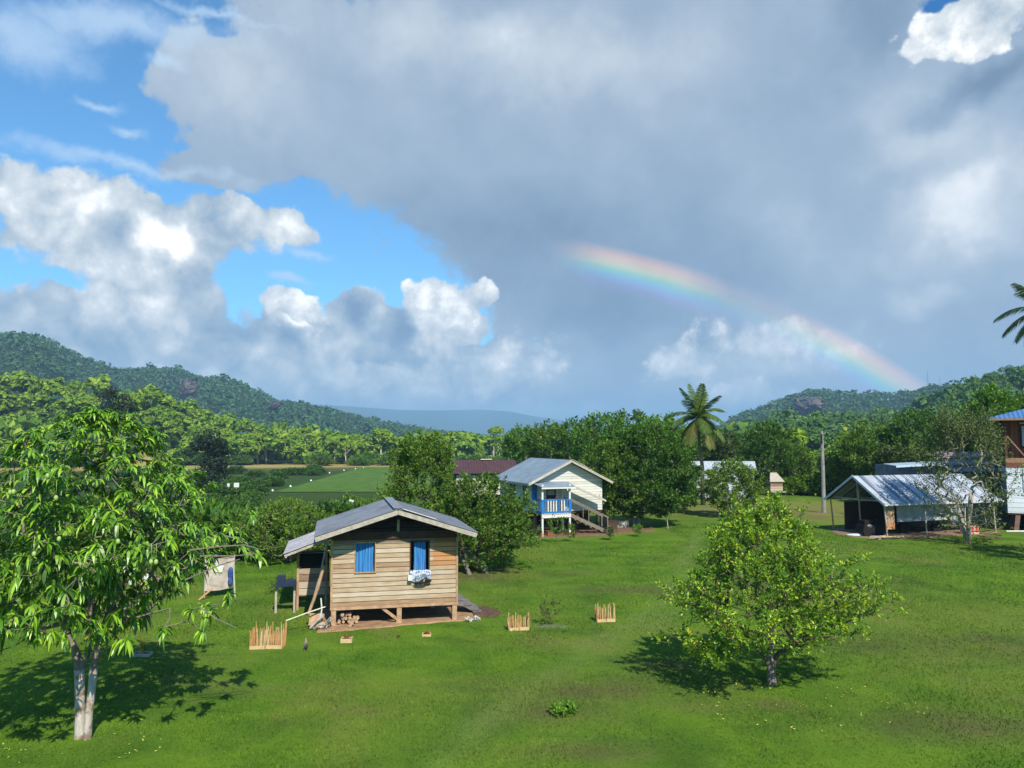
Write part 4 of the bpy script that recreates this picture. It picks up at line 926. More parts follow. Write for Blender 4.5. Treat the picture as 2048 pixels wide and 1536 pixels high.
# ---------------------------------------------------------------- tall house at the right edge
def make_tall_house():
    c = Vector((36.2, 57.0, 0)); h = thing('two_storey_house', 'tall house with brown timber upper floor over white boards at the right edge', 'house', c, math.radians(-27))
    WB = planks_mat('pale_blue_clapboard', [(.52, .58, .64), (.62, .68, .74), (.70, .75, .80)], .34, gap=(.18, .22, .28), gapw=.09)
    RB = planks_mat('red_brown_siding', [(.17, .050, .026), (.28, .090, .048), (.38, .14, .08)], .25, axis='X')
    TAN = plain('tan_beam_paint', (.30, .17, .10), .7, .2)
    W_ = 9.0; D = 7
    # lower wall with an opening
    mb = MB(); x1, x2, z0, z1 = 1.05, 2.35, 2.75, 4.45
    for a, b, p, q in [(0, x1, 1.30, 4.6), (x2, W_, 1.30, 4.6), (x1, x2, 1.30, z0), (x1, x2, z1, 4.6)]: mb.box(((a+b)/2, 0, (p+q)/2), (b-a, .12, q-p))
    mb.build('lower_wall', WB, h)
    mb = MB(); mb.box((0.06, D/2+.06, 2.95), (.12, D, 3.3)); mb.build('side_wall', plain('shade_toned_blue', (.16, .26, .34)), h)  # the shade on this side is put into its darker blue
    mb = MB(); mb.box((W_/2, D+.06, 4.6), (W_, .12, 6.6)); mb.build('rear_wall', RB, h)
    mb = MB(); mb.box(((x1+x2)/2, .35, (z0+z1)/2), (x2-x1+.3, .05, z1-z0+.3)); mb.build('unlit_room_sheet', BLACK, h)  # black sheet stands in for the unlit room behind the opening
    mb = MB()
    for x in (x1+.05, x2-.05, x2-.5): mb.box((x, -.09, (z0+z1)/2), (.13, .07, z1-z0)); 
    mb.box(((x1+x2)/2, -.09, z0-.06), (x2-x1+.24, .08, .13)); mb.build('window_frame', WHITE, h)
    mb = MB(); mb.box((W_/2, 0, 4.78), (W_, .2, .36)); mb.build('lower_beam', plain('red_brown_beam', (.17, .06, .035)), h)
    mb = MB(); mb.box((W_/2, -.02, 5.12), (W_, .18, .34)); mb.build('rail_beam', TAN, h)
    # upper storey, recessed porch
    mb = MB(); mb.box((.05, 1.2, 6.6), (.10, 2.2, 2.9)); mb.box((W_/2, 1.3, 6.6), (W_, .08, 2.9)); mb.box((.05, 4.6, 6.4), (.1, 4.6, 3.2)); mb.build('upper_wall', RB, h)
    mb = MB(); mb.box((.07, .0, 6.65), (.16, .16, 2.75)); mb.box((2.0, .0, 6.65), (.14, .14, 2.75)); mb.build('upper_post', plain('dark_red_post', (.12, .04, .025)), h)
    mb = MB(); mb.beam((.15, -.02, 6.9), (1.3, -.02, 5.28), .14, .08); mb.build('brace', TAN, h)
    mb = MB(); mb.box((1.5, 1.22, 6.9), (.75, .05, 1.8)); w = mb.build('upper_window', DARKW, h); curtain(w, 1.2, 1.62, 1.15, 6.15, 7.65, 3, .03, plain('pale_curtain', (.60, .66, .72)), 'curtain')
    mb = MB(); mb.box((1.5, 1.17, 7.85), (.8, .04, .12)); mb.build('window_head', WHITE, h)
    R = metal_roof('blue_sheet_roof', (.05, .15, .36), (.09, .23, .48), .3, 'X', .45, .15)
    mb = MB(); mb.poly([(-1.15, -.8, 8.15), (W_+1, -.8, 8.15), (W_/2+1.5, 3, 9.7), (W_/2, 3, 9.7)], (0, 0, .05)); mb.poly([(-1.15, -.8, 8.15), (W_/2, 3, 9.7), (W_/2, 4, 9.7), (-1.15, D+.8, 8.15)], (0, 0, .05)); mb.build('roof', R, h)
    mb = MB(); mb.box((W_/2, -.82, 8.10), (W_+2.2, .05, .14)); mb.box((-1.17, D/2, 8.10), (.05, D+1.6, .14)); mb.build('fascia', TAN, h)
    mb = MB(); mb.box((W_/2, D/2, 8.08), (W_, D, .05)); mb.build('soffit', TAN, h)
    for x in (.55, 3.5, 6.5):
        for y in (.2, 3.5):
            mb = MB(); mb.beam((x-.08*(x < 1), y, -.05), (x+.1*(x < 1), y, 1.3), .34, .3); mb.build('stilt', plain('concrete_stilt', (.22, .13, .10)), h)
    mb = MB(); mb.box((W_/2, D/2, 1.24), (W_, D, .12)); mb.build('floor', DARKW, h)
    mb = MB(); mb.tube([(35.5, 56.2, .06), (38.4, 56.1, .06)], .06, 8); tag(mb.build('white_pipe', WHITE), 'long white pipe lying on the grass before the right edge house', 'pipe')
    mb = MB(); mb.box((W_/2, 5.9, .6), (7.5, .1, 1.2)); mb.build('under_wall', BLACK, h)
make_tall_house()

def make_low_buildings():
    c = Vector((31.2, 62.2, 0)); h = thing('grey_low_house', 'low grey house with pale blue roof edge behind the open shed', 'house', c, math.radians(4))
    G = plain('grey_blue_wall', (.16, .18, .22), .8, .3, 2)
    mb = MB(); mb.box((4.5, 0, 2.4), (9.0, .12, 4.3)); mb.build('front_wall', G, h); mb = MB(); mb.box((.2, 2.2, 2.4), (.12, 4.2, 4.3)); mb.build('side_wall', G, h)
    mb = MB(); mb.poly([(-1.2, -1.2, 4.55), (4.2, -1.2, 4.8), (4.2, .6, 4.9), (-1.2, .6, 4.65)], (0, 0, .05)); mb.poly([(4.25, -1.0, 4.85), (10.5, -1.0, 4.9), (10.5, .6, 5.0), (4.25, .6, 5.0)], (0, 0, .05)); mb.build('roof', metal_roof('pale_blue_sheet', (.34, .45, .54), (.50, .60, .68), .2, 'X', .4, .2), h)
    mb = MB(); mb.beam((-1.2, -1.23, 4.52), (4.2, -1.23, 4.77), .04, .14); mb.build('fascia', plain('light_blue_trim', (.45, .58, .68)), h)
    for x in (2.2, 5.2, 7.4):
        mb = MB(); mb.box((x, -.08, 3.3), (.9, .05, 1.2)); w = mb.build('window', WHITE, h); mb = MB(); mb.box((x, -.115, 3.3), (.74, .02, 1.05)); mb.build('pane', plain('dim_glass', (.03, .04, .05), .2), w)
    c = Vector((36.2, 60.2, 0)); h = thing('purple_grey_annex', 'annex with stepped purple grey metal roofs left of the right edge house', 'building', (33.2, 60.6, 0), 0)
    PG = metal_roof('purple_grey_sheet', (.20, .19, .30), (.34, .32, .44), .3, 'X', .4, .2)
    for k in range(3):
        mb = MB(); z = 4.15+.52*k; mb.poly([(.9, -.6+.8*k, z), (6.6, -.6+.8*k, z), (6.6, .5+.8*k, z+.4), (.9, .5+.8*k, z+.4)], (0, 0, .05)); mb.build('roof_sheet', PG if k < 2 else metal_roof('rose_grey_sheet', (.28, .19, .22), (.40, .28, .30), .3, 'X'), h)
    mb = MB(); mb.box((3.4, .3, 2.05), (4.6, .1, 4.0)); mb.build('wall', G, h)
    mb = MB(); mb.box((4.0, .2, 3.0), (1.1, .05, 1.9)); w = mb.build('window', BLACK, h)
    mb = MB()
    for x in (3.55, 3.85, 4.15, 4.45): mb.box((x, .15, 3.0), (.05, .04, 1.9))
    for z in (2.5, 3.4): mb.box((4.0, .125, z), (1.1, .02, .06))
    mb.build('window_bars', plain('pale_bars', (.42, .44, .44)), w)
    mb = MB(); mb.box((3.2, .22, 3.0), (.12, .06, 2.2)); mb.build('corner_trim', WHITE, h)
    # far white shed and brown shack
    c = at(1400, 1000); h = thing('far_white_shed', 'long pale metal shed behind the round citrus tree', 'shed', (20.6, 88, 0), math.radians(-3)); WM = metal_roof('bright_zinc', (.40, .44, .48), (.56, .60, .64), .4, 'X', .35, .15)
    mb = MB(); mb.poly([(0, 0, 3.1), (7.0, 0, 3.1), (7.4, 2.4, 4.1), (-.6, 2.4, 4.1)], (0, 0, .05)); mb.poly([(-.6, 2.4, 4.1), (7.4, 2.4, 4.1), (7.0, 4.8, 3.1), (0, 4.8, 3.1)], (0, 0, .05)); mb.build('roof', WM, h)
    mb = MB(); mb.box((3.5, .3, 1.5), (6.4, .08, 3.0)); mb.box((3.5, 4.5, 1.5), (6.4, .08, 3.0)); mb.box((.3, 2.4, 1.5), (.08, 4.1, 3.0)); mb.build('wall', plain('pale_sheet_wall', (.42, .46, .50), .5, .3, 1), h)
    h = thing('brown_shack', 'tiny grey brown shack at the hedge left of the utility pole', 'hut', (31.0, 92, .1), .1)
    mb = MB(); mb.box((0, 0, .95), (1.5, 1.2, 1.5)); mb.build('wall', OLDWOOD, h); mb = MB(); mb.poly([(-.9, -.8, 1.6), (.9, -.8, 1.6), (.4, .2, 2.6), (-.4, .2, 2.6)], (0, 0, .05)); mb.build('roof', GREYW, h)
    mb = MB(); mb.box((0, -.9, .45), (1.8, .5, .1)); mb.build('ledge', GREYW, h)
make_low_buildings()

# ---------------------------------------------------------------- utility pole, masts, strip markers, sign boards
def make_pole():
    p = at(1648, 1026); t = thing('utility_pole', 'tall grey wooden utility pole standing alone behind the open shed', 'pole', p)
    mb = MB(); mb.tube([(0, 0, -.1), (.02, 0, 3.8), (0, 0, 7.4)], [.19, .165, .13], 9); mb.build('shaft', plain('grey_pole_wood', (.26, .25, .24), .9, .3, 3), t)
    mb = MB(); mb.tube([(0, 0, 7.2), (.25, 0, 7.6), (.8, 0, 7.8)], .035, 6); mb.build('lamp_arm', BLACK, t)
    mb = MB(); mb.ell((1.0, 0, 7.78), (.32, .13, .09)); mb.build('lamp_head', plain('dark_grey_metal', (.07, .07, .08), .5), t)
    mb = MB(); mb.box((-.1, -.2, 6.7), (.12, .1, .9)); mb.build('bracket', BLACK, t)
    dirt_patch([p+Vector((-1.1, -.3, 0)), p+Vector((-.1, -.6, 0)), p+Vector((.5, 0, 0)), p+Vector((-.3, .5, 0))], mat=plain('pole_foot_soil', (.16, .10, .07)))
make_pole()
def make_masts():
    for px, py, topy, lab in [(1856, 773, 742, 'thin radio mast on the right hill crest, the left one of two'), (1880, 768, 752, 'shorter thin radio mast on the right hill crest')]:
        d = 1330; b, tp = atd(px, py, d), atd(px, topy, d); z0 = float(terr(b.x, b.y)); t = thing('radio_mast', lab, 'mast', (b.x, b.y, z0), 0, 'radio masts on the hill crest')
        mb = MB(); H = tp.z-z0
        for k in range(3): a = k*2.09; mb.tube([(math.cos(a)*.6, math.sin(a)*.6, 0), (math.cos(a)*.15, math.sin(a)*.15, H)], .14, 4)
        for i in range(10): mb.tube([(-.5+.03*i, 0, H*i/10), (.5-.03*i, .2, H*(i+1)/10)], .08, 4)
        mb.build('lattice', plain('red_white_steel', (.35, .16, .13)), t)
make_masts()
def make_markers():
    pos = [(545, 981), (581, 972.5), (622, 961), (659, 946), (688, 941), (711, 938), (727, 936)]
    for k, (px, py) in enumerate(pos):
        p = at(px, py, -4.1); p.z = float(terr(p.x, p.y))
        mb = MB(); mb.smooth = False; r = .24; mb.tube([(0, 0, 0), (0, 0, .05), (0, 0, .06), (0, 0, .4)], [r*1.25, r*1.25, r, .06], 10); o = mb.build('runway_cone', plain('white_marker_paint', (.80, .80, .78)) if k == 0 else bpy.data.materials['white_marker_paint']); o.location = p
        tag(o, 'white marker cone in the row along the left edge of the airstrip', 'marker', 'white cones along the airstrip edge')
    for px, py, d, w, hh, lab in [(473, 970, 150, 1.0, .85, 'square white board on a stake in the dark scrub left of the airstrip'), (457, 970, 152, .5, .6, 'smaller grey board just left of the square white board')]:
        q = atd(px, py, d); z0 = float(terr(q.x, q.y)); t = thing('sign_board', lab, 'sign', (q.x, q.y, z0)); H = q.z-z0
        mb = MB(); mb.box((0, 0, H), (w, .05, hh)); mb.build('board', WHITE, t); mb = MB(); mb.box((0, .06, H/2), (.1, .05, H+.2)); mb.build('post', GREYW, t)
    q = atd(702, 1003, 75); z0 = float(terr(q.x, q.y)); t = thing('wind_marker', 'small white weather vane shape on a thin post above the hut roof', 'marker', (q.x, q.y, z0)); H = q.z-z0
    mb = MB(); mb.ell((0, 0, H), (.2, .12, .16)); mb.box((.15, 0, H+.05), (.25, .05, .18)); mb.box((-.12, 0, H+.12), (.12, .05, .14)); mb.build('vane', WHITE, t); mb = MB(); mb.tube([(0, 0, 0), (0, 0, H)], .03, 5); mb.build('post', GREYW, t)
make_markers()
# ================================================================ trees near the camera
LEAF = {
 'mango':  foliage('mango_leaf', [(.008, .026, .004), (.026, .072, .006), (.050, .125, .008), (.110, .215, .012), (.20, .30, .02), (.38, .34, .03)], .16, 1.3, .38, 1.3, .5),
 'citrus': foliage('citrus_leaf', [(.010, .030, .005), (.025, .068, .008), (.055, .125, .010), (.10, .18, .012), (.21, .27, .016), (.36, .32, .03)], .20, 1.6, .42, 1.4, .4),
 'green':  foliage('yard_tree_leaf', [(.012, .028, .006), (.030, .066, .008), (.060, .112, .012), (.100, .155, .018), (.16, .19, .03)], .32, .8, .5),
 'deep':   foliage('deep_green_leaf', [(.010, .026, .006), (.024, .062, .009), (.048, .100, .012), (.080, .135, .018)], .32, .5, .5),
 'bright': foliage('bright_shrub_leaf', [(.012, .035, .006), (.035, .090, .008), (.075, .150, .012), (.12, .20, .018)], .3, .7, .5),
 'olive':  foliage('olive_leaf', [(.016, .028, .009), (.034, .056, .014), (.062, .088, .022), (.10, .12, .035)], .25, 1.2, .5),
}
BARK = {'pale': bark('pale_mottled_bark', (.24, .20, .16), (.50, .45, .39), 5, None), 'twig': bark('pale_grey_twigs', (.22, .20, .15), (.42, .38, .30), 5), 'brown': bark('brown_bark', (.07, .048, .032), (.17, .13, .09), 6), 'grey': bark('grey_bark', (.11, .09, .07), (.27, .23, .18), 5)}
WASHED = bark('lime_washed_bark', (.34, .29, .24), (.54, .50, .44), 4, (.24, .17, .12))

def skeleton(stems, targets, rng, tip=.008, power=.48, sag=.05, twist=.12, reach=.55):
    """grow limbs from given stem polylines to every target; returns nodes, parents, radii"""
    N_, Pa = [], []
    ends = []
    for st in stems:
        prev = st.get('on', -1); 
        for p in st['pts']: N_.append(np.array(p, float)); Pa.append(prev); prev = len(N_)-1
    root = N_[0]; order = np.argsort(np.linalg.norm(targets-N_[min(3, len(N_)-1)], axis=1)); start = [i for i in range(len(N_)) if N_[i][2] > stems[0].get('zmin', .6)]
    arr = [N_[i] for i in start]; ids = list(start)
    for k in order:
        t = targets[k]; A = np.array(arr); d = np.linalg.norm(A-t, axis=1)+.45*np.maximum(0, A[:, 2]-t[2]+.1)
        j = int(np.argmin(d)); b = A[j]; L = np.linalg.norm(t-b); prev = ids[j]; steps = max(1, int(L/reach)+1); off = rng.normal(size=3)*L*twist
        for s in range(1, steps+1):
            u = s/steps; p = b+(t-b)*u+off*math.sin(PI*u)-np.array([0, 0, sag*L*math.sin(PI*u)]); N_.append(p); Pa.append(prev); prev = len(N_)-1; arr.append(p); ids.append(prev)
    cnt = np.zeros(len(N_)); ch = [0]*len(N_)
    for i, p in enumerate(Pa):
        if p >= 0: ch[p] += 1
    for i in range(len(N_)-1, -1, -1):
        if ch[i] == 0: cnt[i] = max(cnt[i], 1)
        if Pa[i] >= 0: cnt[Pa[i]] += cnt[i]
    # forward fix: stems declared before their children in index order, so reverse pass suffices
    return N_, Pa, tip*np.maximum(cnt, 1)**power
def limb_mesh(N_, Pa, R, rmin=0, rcap=1e9, skip=0, nseg=6):
    mb = MB(); mb.smooth = True
    for i, p in enumerate(Pa):
        if p < 0 or i < skip: continue
        a, b = min(R[p], rcap, R[i]*1.5), min(R[i], rcap)
        mb.tube([N_[p], N_[i]], [a, b], nseg if b > .02 else 4, cap=False)
    return mb
def sprays(mb, T, U, rng, m, length, L, Wd, spread=.8, up=.3, droop=0):
    """m leaves along a twig of the given length from every target T in direction U"""
    n = len(T); t = rng.uniform(-.15, 1, (n, m, 1)); ln = length*rng.uniform(.5, 1.3, (n, 1, 1))
    r = unit(rng.normal(size=(n, m, 3))); P = T[:, None]+U[:, None]*t*ln+r*L*.3
    D = unit(r*spread+U[:, None]*.6+np.array([0, 0, up-droop])); P, D = P.reshape(-1, 3), D.reshape(-1, 3)
    leafs(mb, P, D, rng, L, Wd)
def leafs(mb, P, D, rng, L, Wd, flat=.7):
    n = len(P); s = (L*rng.uniform(.6, 1.25, n))[:, None]; w = s*Wd/L*.5
    side = unit(np.cross(D, unit(rng.normal(size=(n, 3))*(1-flat)+np.array([0, 0, flat])))); nn = np.cross(side, D)
    V = np.stack([P, P+D*s*.5+side*w+nn*s*.06, P+D*s-nn*s*.05, P+D*s*.5-side*w+nn*s*.06], 1).reshape(-1, 3); k = np.arange(n)*4
    mb.add(V, np.stack([k, k+1, k+2, k+3], 1))
def whorls(mb, T, U, rng, m, L, Wd, droop=.75):
    """mango-like rosettes: long narrow leaves arching out and hanging"""
    n = len(T); r = unit(rng.normal(size=(n, m, 3))*np.array([1, 1, .45])); u = U[:, None]
    r = unit(r-u*(r*u).sum(-1, keepdims=True)*.7); D = unit(r+u*rng.uniform(.15, .8, (n, m, 1))).reshape(-1, 3)
    P = (T[:, None]+np.zeros((1, m, 1))+u*rng.uniform(-.07, .03, (n, m, 1))).reshape(-1, 3); k = len(P)
    s = (L*rng.uniform(.65, 1.2, (n, m))*rng.uniform(.85, 1.15, (n, 1))).reshape(-1, 1); g = (droop*rng.uniform(.6, 1.4, (n, m))).reshape(-1, 1)
    side = unit(np.cross(D, np.array([0, 0, 1.0])+rng.normal(size=D.shape)*.25)); z = np.array([0, 0, 1.0])
    rows = []
    for t, w in ((0.03, .25), (.33, 1.0), (.68, .85), (1.0, .08)):
        c = P+D*s*t*(1-.22*t)-z*g*s*t*t*.62; hw = side*Wd*.5*w*(s/L); lift = z*Wd*.12*w
        rows.append(c-hw+lift); rows.append(c+hw+lift)
    V = np.stack(rows, 1).reshape(-1, 3); b = np.arange(k)*8
    Q = np.concatenate([np.stack([b+2*j, b+2*j+1, b+2*j+3, b+2*j+2], 1) for j in range(3)]); mb.add(V, Q)

def profile_targets(rng, n, prof, cx=0, cy=0, inner=.45, lump=.22, squash=(1, 1)):
    """points through a crown whose half-width is given at several heights [(z, r), ...]"""
    zs, rs = np.array([p[0] for p in prof]), np.array([p[1] for p in prof]); out = []
    ph = rng.uniform(0, 6.28, 6)
    while len(out) < n:
        z = rng.uniform(zs[0], zs[-1]); r = np.interp(z, zs, rs)
        if rng.random() > r/rs.max(): continue
        a = rng.uniform(0, 2*PI); l = 1+lump*(math.sin(3*a+ph[0]+z*1.7)+math.sin(5*a+ph[1]-z*2.3)*.7+math.sin(z*4+ph[2]+2*a)*.6)/1.6
        q = r*l*(rng.uniform(inner, 1)**.6); out.append((cx+q*math.cos(a)*squash[0], cy+q*math.sin(a)*squash[1], z))
    return np.array(out)

def mango():
    rng = np.random.default_rng(11); b = at(165, 1476); t = thing('mango_tree', 'large mango tree with drooping leaf rosettes and whitewashed twin trunk on the left lawn', 'tree', b)
    prof = [(2.35, 1.3), (2.9, 2.25), (3.6, 2.95), (4.5, 3.15), (5.4, 3.0), (6.1, 2.5), (6.7, 1.6), (7.35, .45)]
    T = profile_targets(rng, 820, [(z, w*.88) for z, w in prof], -.25, .1, .55, .34); T2 = profile_targets(rng, 260, [(p[0]*.93+.5, p[1]*.6) for p in prof], 0, .1, .1); T = np.concatenate([T, T2])
    ex = np.array([(3.0, -.6, 2.9), (2.7, -.9, 3.0), (3.25, -.2, 3.2), (3.4, .1, 4.2), (3.3, -.5, 4.7), (3.5, .2, 5.0), (2.2, -1.2, 2.6), (-1.7, -1.2, 2.25), (-1.5, -1.3, 2.4), (1.4, -1.0, 2.4)]); T = np.concatenate([T, ex, ex+rng.normal(size=ex.shape)*.2])
    S1 = [(-.06, 0, -.15), (-.05, 0, 0), (-.07, 0, .5), (-.10, 0, 1.0), (-.13, 0, 1.5), (-.28, .05, 1.95), (-.55, .05, 2.5), (-.95, .1, 3.2)]
    S2 = [(.12, -.04, -.15), (.13, -.05, 0), (.14, -.04, .5), (.17, -.02, 1.0), (.19, 0, 1.55), (.25, .05, 2.1), (.42, .1, 2.7), (.8, .1, 3.4)]
    mid = [(.0, .05, 1.75), (.02, .15, 2.4), (-.05, .1, 3.3), (.1, 0, 4.4)]; wl = [(-.62, -.3, 2.9), (-1.3, -.4, 3.0), (-2.0, -.5, 3.1)]; wr = [(.75, -.4, 2.45), (1.3, -.7, 2.75), (2.2, -.8, 3.0)]
    st = [{'pts': S1, 'zmin': 1.9}, {'pts': S2}, {'pts': mid, 'on': 4}, {'pts': wl, 'on': 6}, {'pts': wr, 'on': 8+5}]
    N_, Pa, R = skeleton(st, T, rng, .0095, .40, .04, .10)
    nst = sum(len(s['pts']) for s in st)
    R = np.array(R)
    for i in range(len(S1)+len(S2)): R[i] = [.135, .12, .108, .104, .104, .088, .07, .055][i] if i < 8 else [.10, .092, .084, .08, .086, .075, .062, .05][i-8]
    mb = MB(); mb.smooth = True
    for i in range(1, 5): mb.tube([N_[i-1], N_[i]], [R[i-1], R[i]], 12, cap=(i == 4))
    for i in range(9, 13): mb.tube([N_[i-1], N_[i]], [R[i-1], R[i]], 12, cap=(i == 12))
    tr = MB(); tr.smooth = True; tr.tube([N_[0], N_[1], N_[2], N_[3], N_[4]], list(R[0:5]), 14); tr.tube([N_[8], N_[9], N_[10], N_[11], N_[12]], list(R[8:13]), 12); tr.build('trunk', WASHED, t)
    lm = MB(); lm.smooth = True
    for i, p in enumerate(Pa):
        if p < 0 or i <= 4 or 8 <= i <= 12: continue
        a, c = min(R[p], R[i]*1.4), R[i]; lm.tube([N_[p], N_[i]], [a, c], 8 if c > .04 else 4, cap=False)
    lm.build('branches', BARK['grey'], t)
    ctr = np.array([0, 0, 4.3]); U = unit(unit(T-ctr)+np.array([0, 0, .55])+rng.normal(size=T.shape)*.25)
    mb = MB(); whorls(mb, T, U, rng, 17, .31, .056, .80); mb.build('leaves', LEAF['mango'], t)
    fm = plain('green_mango_skin', (.30, .42, .12), .4, .15)
    for px, py in [(302, 1124), (312, 1124), (20, 985), (27, 984), (95, 952), (112, 996), (118, 1078), (236, 1083), (68, 1108)]:
        p = atd(px, py, b.y-2.75 if px > 60 else b.y-2.3)-b; mb = MB(); mb.smooth = True; mb.ell(p, (.042, .04, .055), 8, 6); mb.tube([p+Vector((0, 0, .05)), p+Vector((0, 0, .35))], .005, 4); mb.build('mango', fm, t)
    # bare twigs reaching out to the right
    for pts in [[(380, 1100, 3.0), (440, 1093, 2.9), (490, 1090, 2.7), (525, 1100, 2.6)], [(400, 1112, 3.0), (465, 1112, 2.9), (520, 1107, 2.6)], [(370, 1160, 2.8), (440, 1130, 2.8), (480, 1118, 2.7)], [(400, 1215, 2.7), (430, 1236, 2.7), (473, 1256, 2.6)], [(290, 1180, 2.2), (330, 1150, 2.2), (345, 1120, 2.2)], [(245, 1255, 2.2), (210, 1290, 1.6), (185, 1300, 1.0)], [(300, 1160, 2), (240, 1210, 1.4), (200, 1290, .5)]]:
        mb = MB(); mb.tube([atd(px, py, b.y-dd+1.8)-b for px, py, dd in pts], list(np.linspace(.018, .008, len(pts))), 5); mb.build('bare_twig', BARK['grey'], t)
mango()

def citrus():
    rng = np.random.default_rng(21); b = at(1543, 1368); t = thing('citrus_tree', 'lone yellow green citrus tree with short dark trunk on the right lawn', 'tree', b)
    prof = [(1.05, .5), (1.4, 1.75), (1.85, 2.4), (2.3, 2.55), (2.8, 2.2), (3.3, 1.75), (3.8, 1.35), (4.3, .9), (4.85, .35)]
    T = profile_targets(rng, 1180, prof, .0, .1, .35, .30); low = profile_targets(rng, 90, [(.75, .5), (1.3, .9)], -1.75, -.5, .2, .3); T = np.concatenate([T, low]); ex = []
    for tip, root in [((2.75, 0, 2.75), (2.2, 0, 2.4)), ((-3.05, -.2, 1.15), (-2.2, 0, 1.25)), ((-1.5, -.4, 4.0), (-1.1, -.2, 3.4)), ((-.95, 0, 4.95), (-.6, 0, 4.3)), ((2.4, -.3, 3.3), (1.8, 0, 3.1)), ((1.1, .2, 4.7), (.7, .2, 4.0)), ((-2.6, 0, 2.4), (-2.1, 0, 2.1)), ((2.7, .4, 2.2), (2.1, .2, 2.0)), ((.3, 0, 5.05), (.2, 0, 4.4)), ((2.2, -.8, 1.45), (1.6, -.4, 1.5))]:
        for k in range(5): u = k/4; ex.append(np.array(root)*(1-u)+np.array(tip)*u+rng.normal(size=3)*.05)
    T = np.concatenate([T, np.array(ex)])
    st = [{'pts': [(0, 0, -.1), (.01, 0, .0), (.0, 0, .35), (-.03, 0, .75), (.02, 0, 1.15), (.05, 0, 1.7), (0, .05, 2.4)], 'zmin': 1.1},
          {'pts': [(.22, -.03, .86), (.42, -.05, .93), (.62, -.05, .90), (.58, -.03, 1.25), (.55, 0, 1.6)], 'on': 2},
          {'pts': [(-.2, 0, .75), (-.38, 0, 1.0), (-.7, 0, 1.2)], 'on': 2}, {'pts': [(.6, .1, 1.75), (1.2, .1, 1.65), (1.6, .1, 1.75)], 'on': 5}, {'pts': [(-.5, -.1, 1.9), (-1.1, -.1, 2.1)], 'on': 4}]
    N_, Pa, R = skeleton(st, T, rng, .0085, .36, .02, .14, .4); R = np.array(R)
    for i, r in enumerate([.15, .125, .105, .095, .085, .07, .05]): R[i] = r
    for i, r in enumerate([.06, .055, .052, .045, .035]): R[7+i] = r
    R[12:] = np.minimum(R[12:], .04)
    tr = MB(); tr.smooth = True; tr.tube([N_[i] for i in range(5)], [.17, .135, .11, .10, .09], 12); tr.build('trunk', BARK['grey'], t)
    lm = MB(); lm.smooth = True
    for i, p in enumerate(Pa):
        if p < 0 or i <= 4: continue
        lm.tube([N_[p], N_[i]], [min(R[p], R[i]*1.5), R[i]], 7 if R[i] > .03 else 4, cap=False)
    lm.build('branches', BARK['brown'], t)
    U = unit(unit(T-np.array([0, 0, 1.6]))*.8+np.array([0, 0, .35])+rng.normal(size=T.shape)*.35); mb = MB(); sprays(mb, T, U, rng, 26, .30, .10, .056, .9, .2); mb.build('leaves', LEAF['citrus'], t)
citrus()

def yard_tree(label, px, py, hw, top, low, leaf, seed, barkk='grey', name='yard_tree', n=420, m=16, L=.16, stems=3, trunk_r=.12, prof=None, dense=1.0, group=None, spikes=0, z0=None, d=None, lean=0, cat='tree', off=0, trunkh=None, spray=.45):
    """a small or middling tree: base pixel, half width in pixels, top and bottom of the crown in pixels"""
    rng = np.random.default_rng(seed)
    if d is None: b = at(px, py, 0)
    else:
        b = atd(px, py, d); b.z = float(terr(b.x, b.y)) if z0 is None else z0
    k = b.y/F; hwm = hw*k; zt = EYE-(top-HORIZON)*k-b.z; zl = EYE-(low-HORIZON)*k-b.z; H = zt-zl
    t = thing(name, label, cat, b, 0, group)
    prof = prof or [(0, .45), (.15, .80), (.4, 1.0), (.62, .95), (.82, .68), (1, .25)]
    pr = [(zl+H*u, hwm*w) for u, w in prof]
    T = profile_targets(rng, n, pr, off*k, 0, .4, .24)
    if spikes:
        q = profile_targets(rng, spikes, [(zt-H*.25, hwm*.75), (zt, hwm*.5)], off*k); up = []
        for p in q:
            h_ = rng.uniform(.25, .6)*H*.35
            for s in range(4): up.append(p+np.array([rng.normal()*.05, rng.normal()*.05, h_*s/3]))
        T = np.concatenate([T, np.array(up)])
    st = []
    for s in range(stems):
        a = s*2.4+seed; sp = hwm*.28 if stems > 1 else 0; q = [( .09*stems*.4*math.cos(a), .09*stems*.4*math.sin(a), -.15)]
        for j in range(1, 6): u = j/5; q.append((q[0][0]+(math.cos(a)*sp+lean+off*k*.7)*u**1.5, q[0][1]+math.sin(a)*sp*u**1.5, (zl+H*.35)*u))
        st.append({'pts': q, 'zmin': max(.25, zl*.7)})
    N_, Pa, R = skeleton(st, T, rng, .011, .40, .02, .13, max(.45, hwm*.2)); R = np.array(R)
    for s in range(stems):
        for j in range(6): R[s*6+j] = trunk_r*(1-.12*j)*(1.25 if j == 0 else 1)
    R = np.minimum(R, trunk_r)
    tr = MB(); tr.smooth = True
    for s in range(stems): tr.tube([N_[s*6+j] for j in range(6)], list(R[s*6:s*6+6]), 8)
    tr.build('trunk', BARK[barkk], t)
    lm = MB(); lm.smooth = True
    for i, p in enumerate(Pa):
        if p < 0 or i < stems*6: continue
        lm.tube([N_[p], N_[i]], [min(R[p], R[i]*1.6), R[i]], 5 if R[i] > .03 else 3, cap=False)
    lm.build('branches', BARK[barkk], t)
    U = unit(unit(T-np.array([0, 0, zl+H*.2]))+np.array([0, 0, .3])+rng.normal(size=T.shape)*.35)
    mb = MB(); sprays(mb, T, U, rng, int(m*dense*1.55), spray, L, L*.56, .9, .15); mb.build('crown', LEAF.get(leaf) or FOL[leaf], t)
    return t

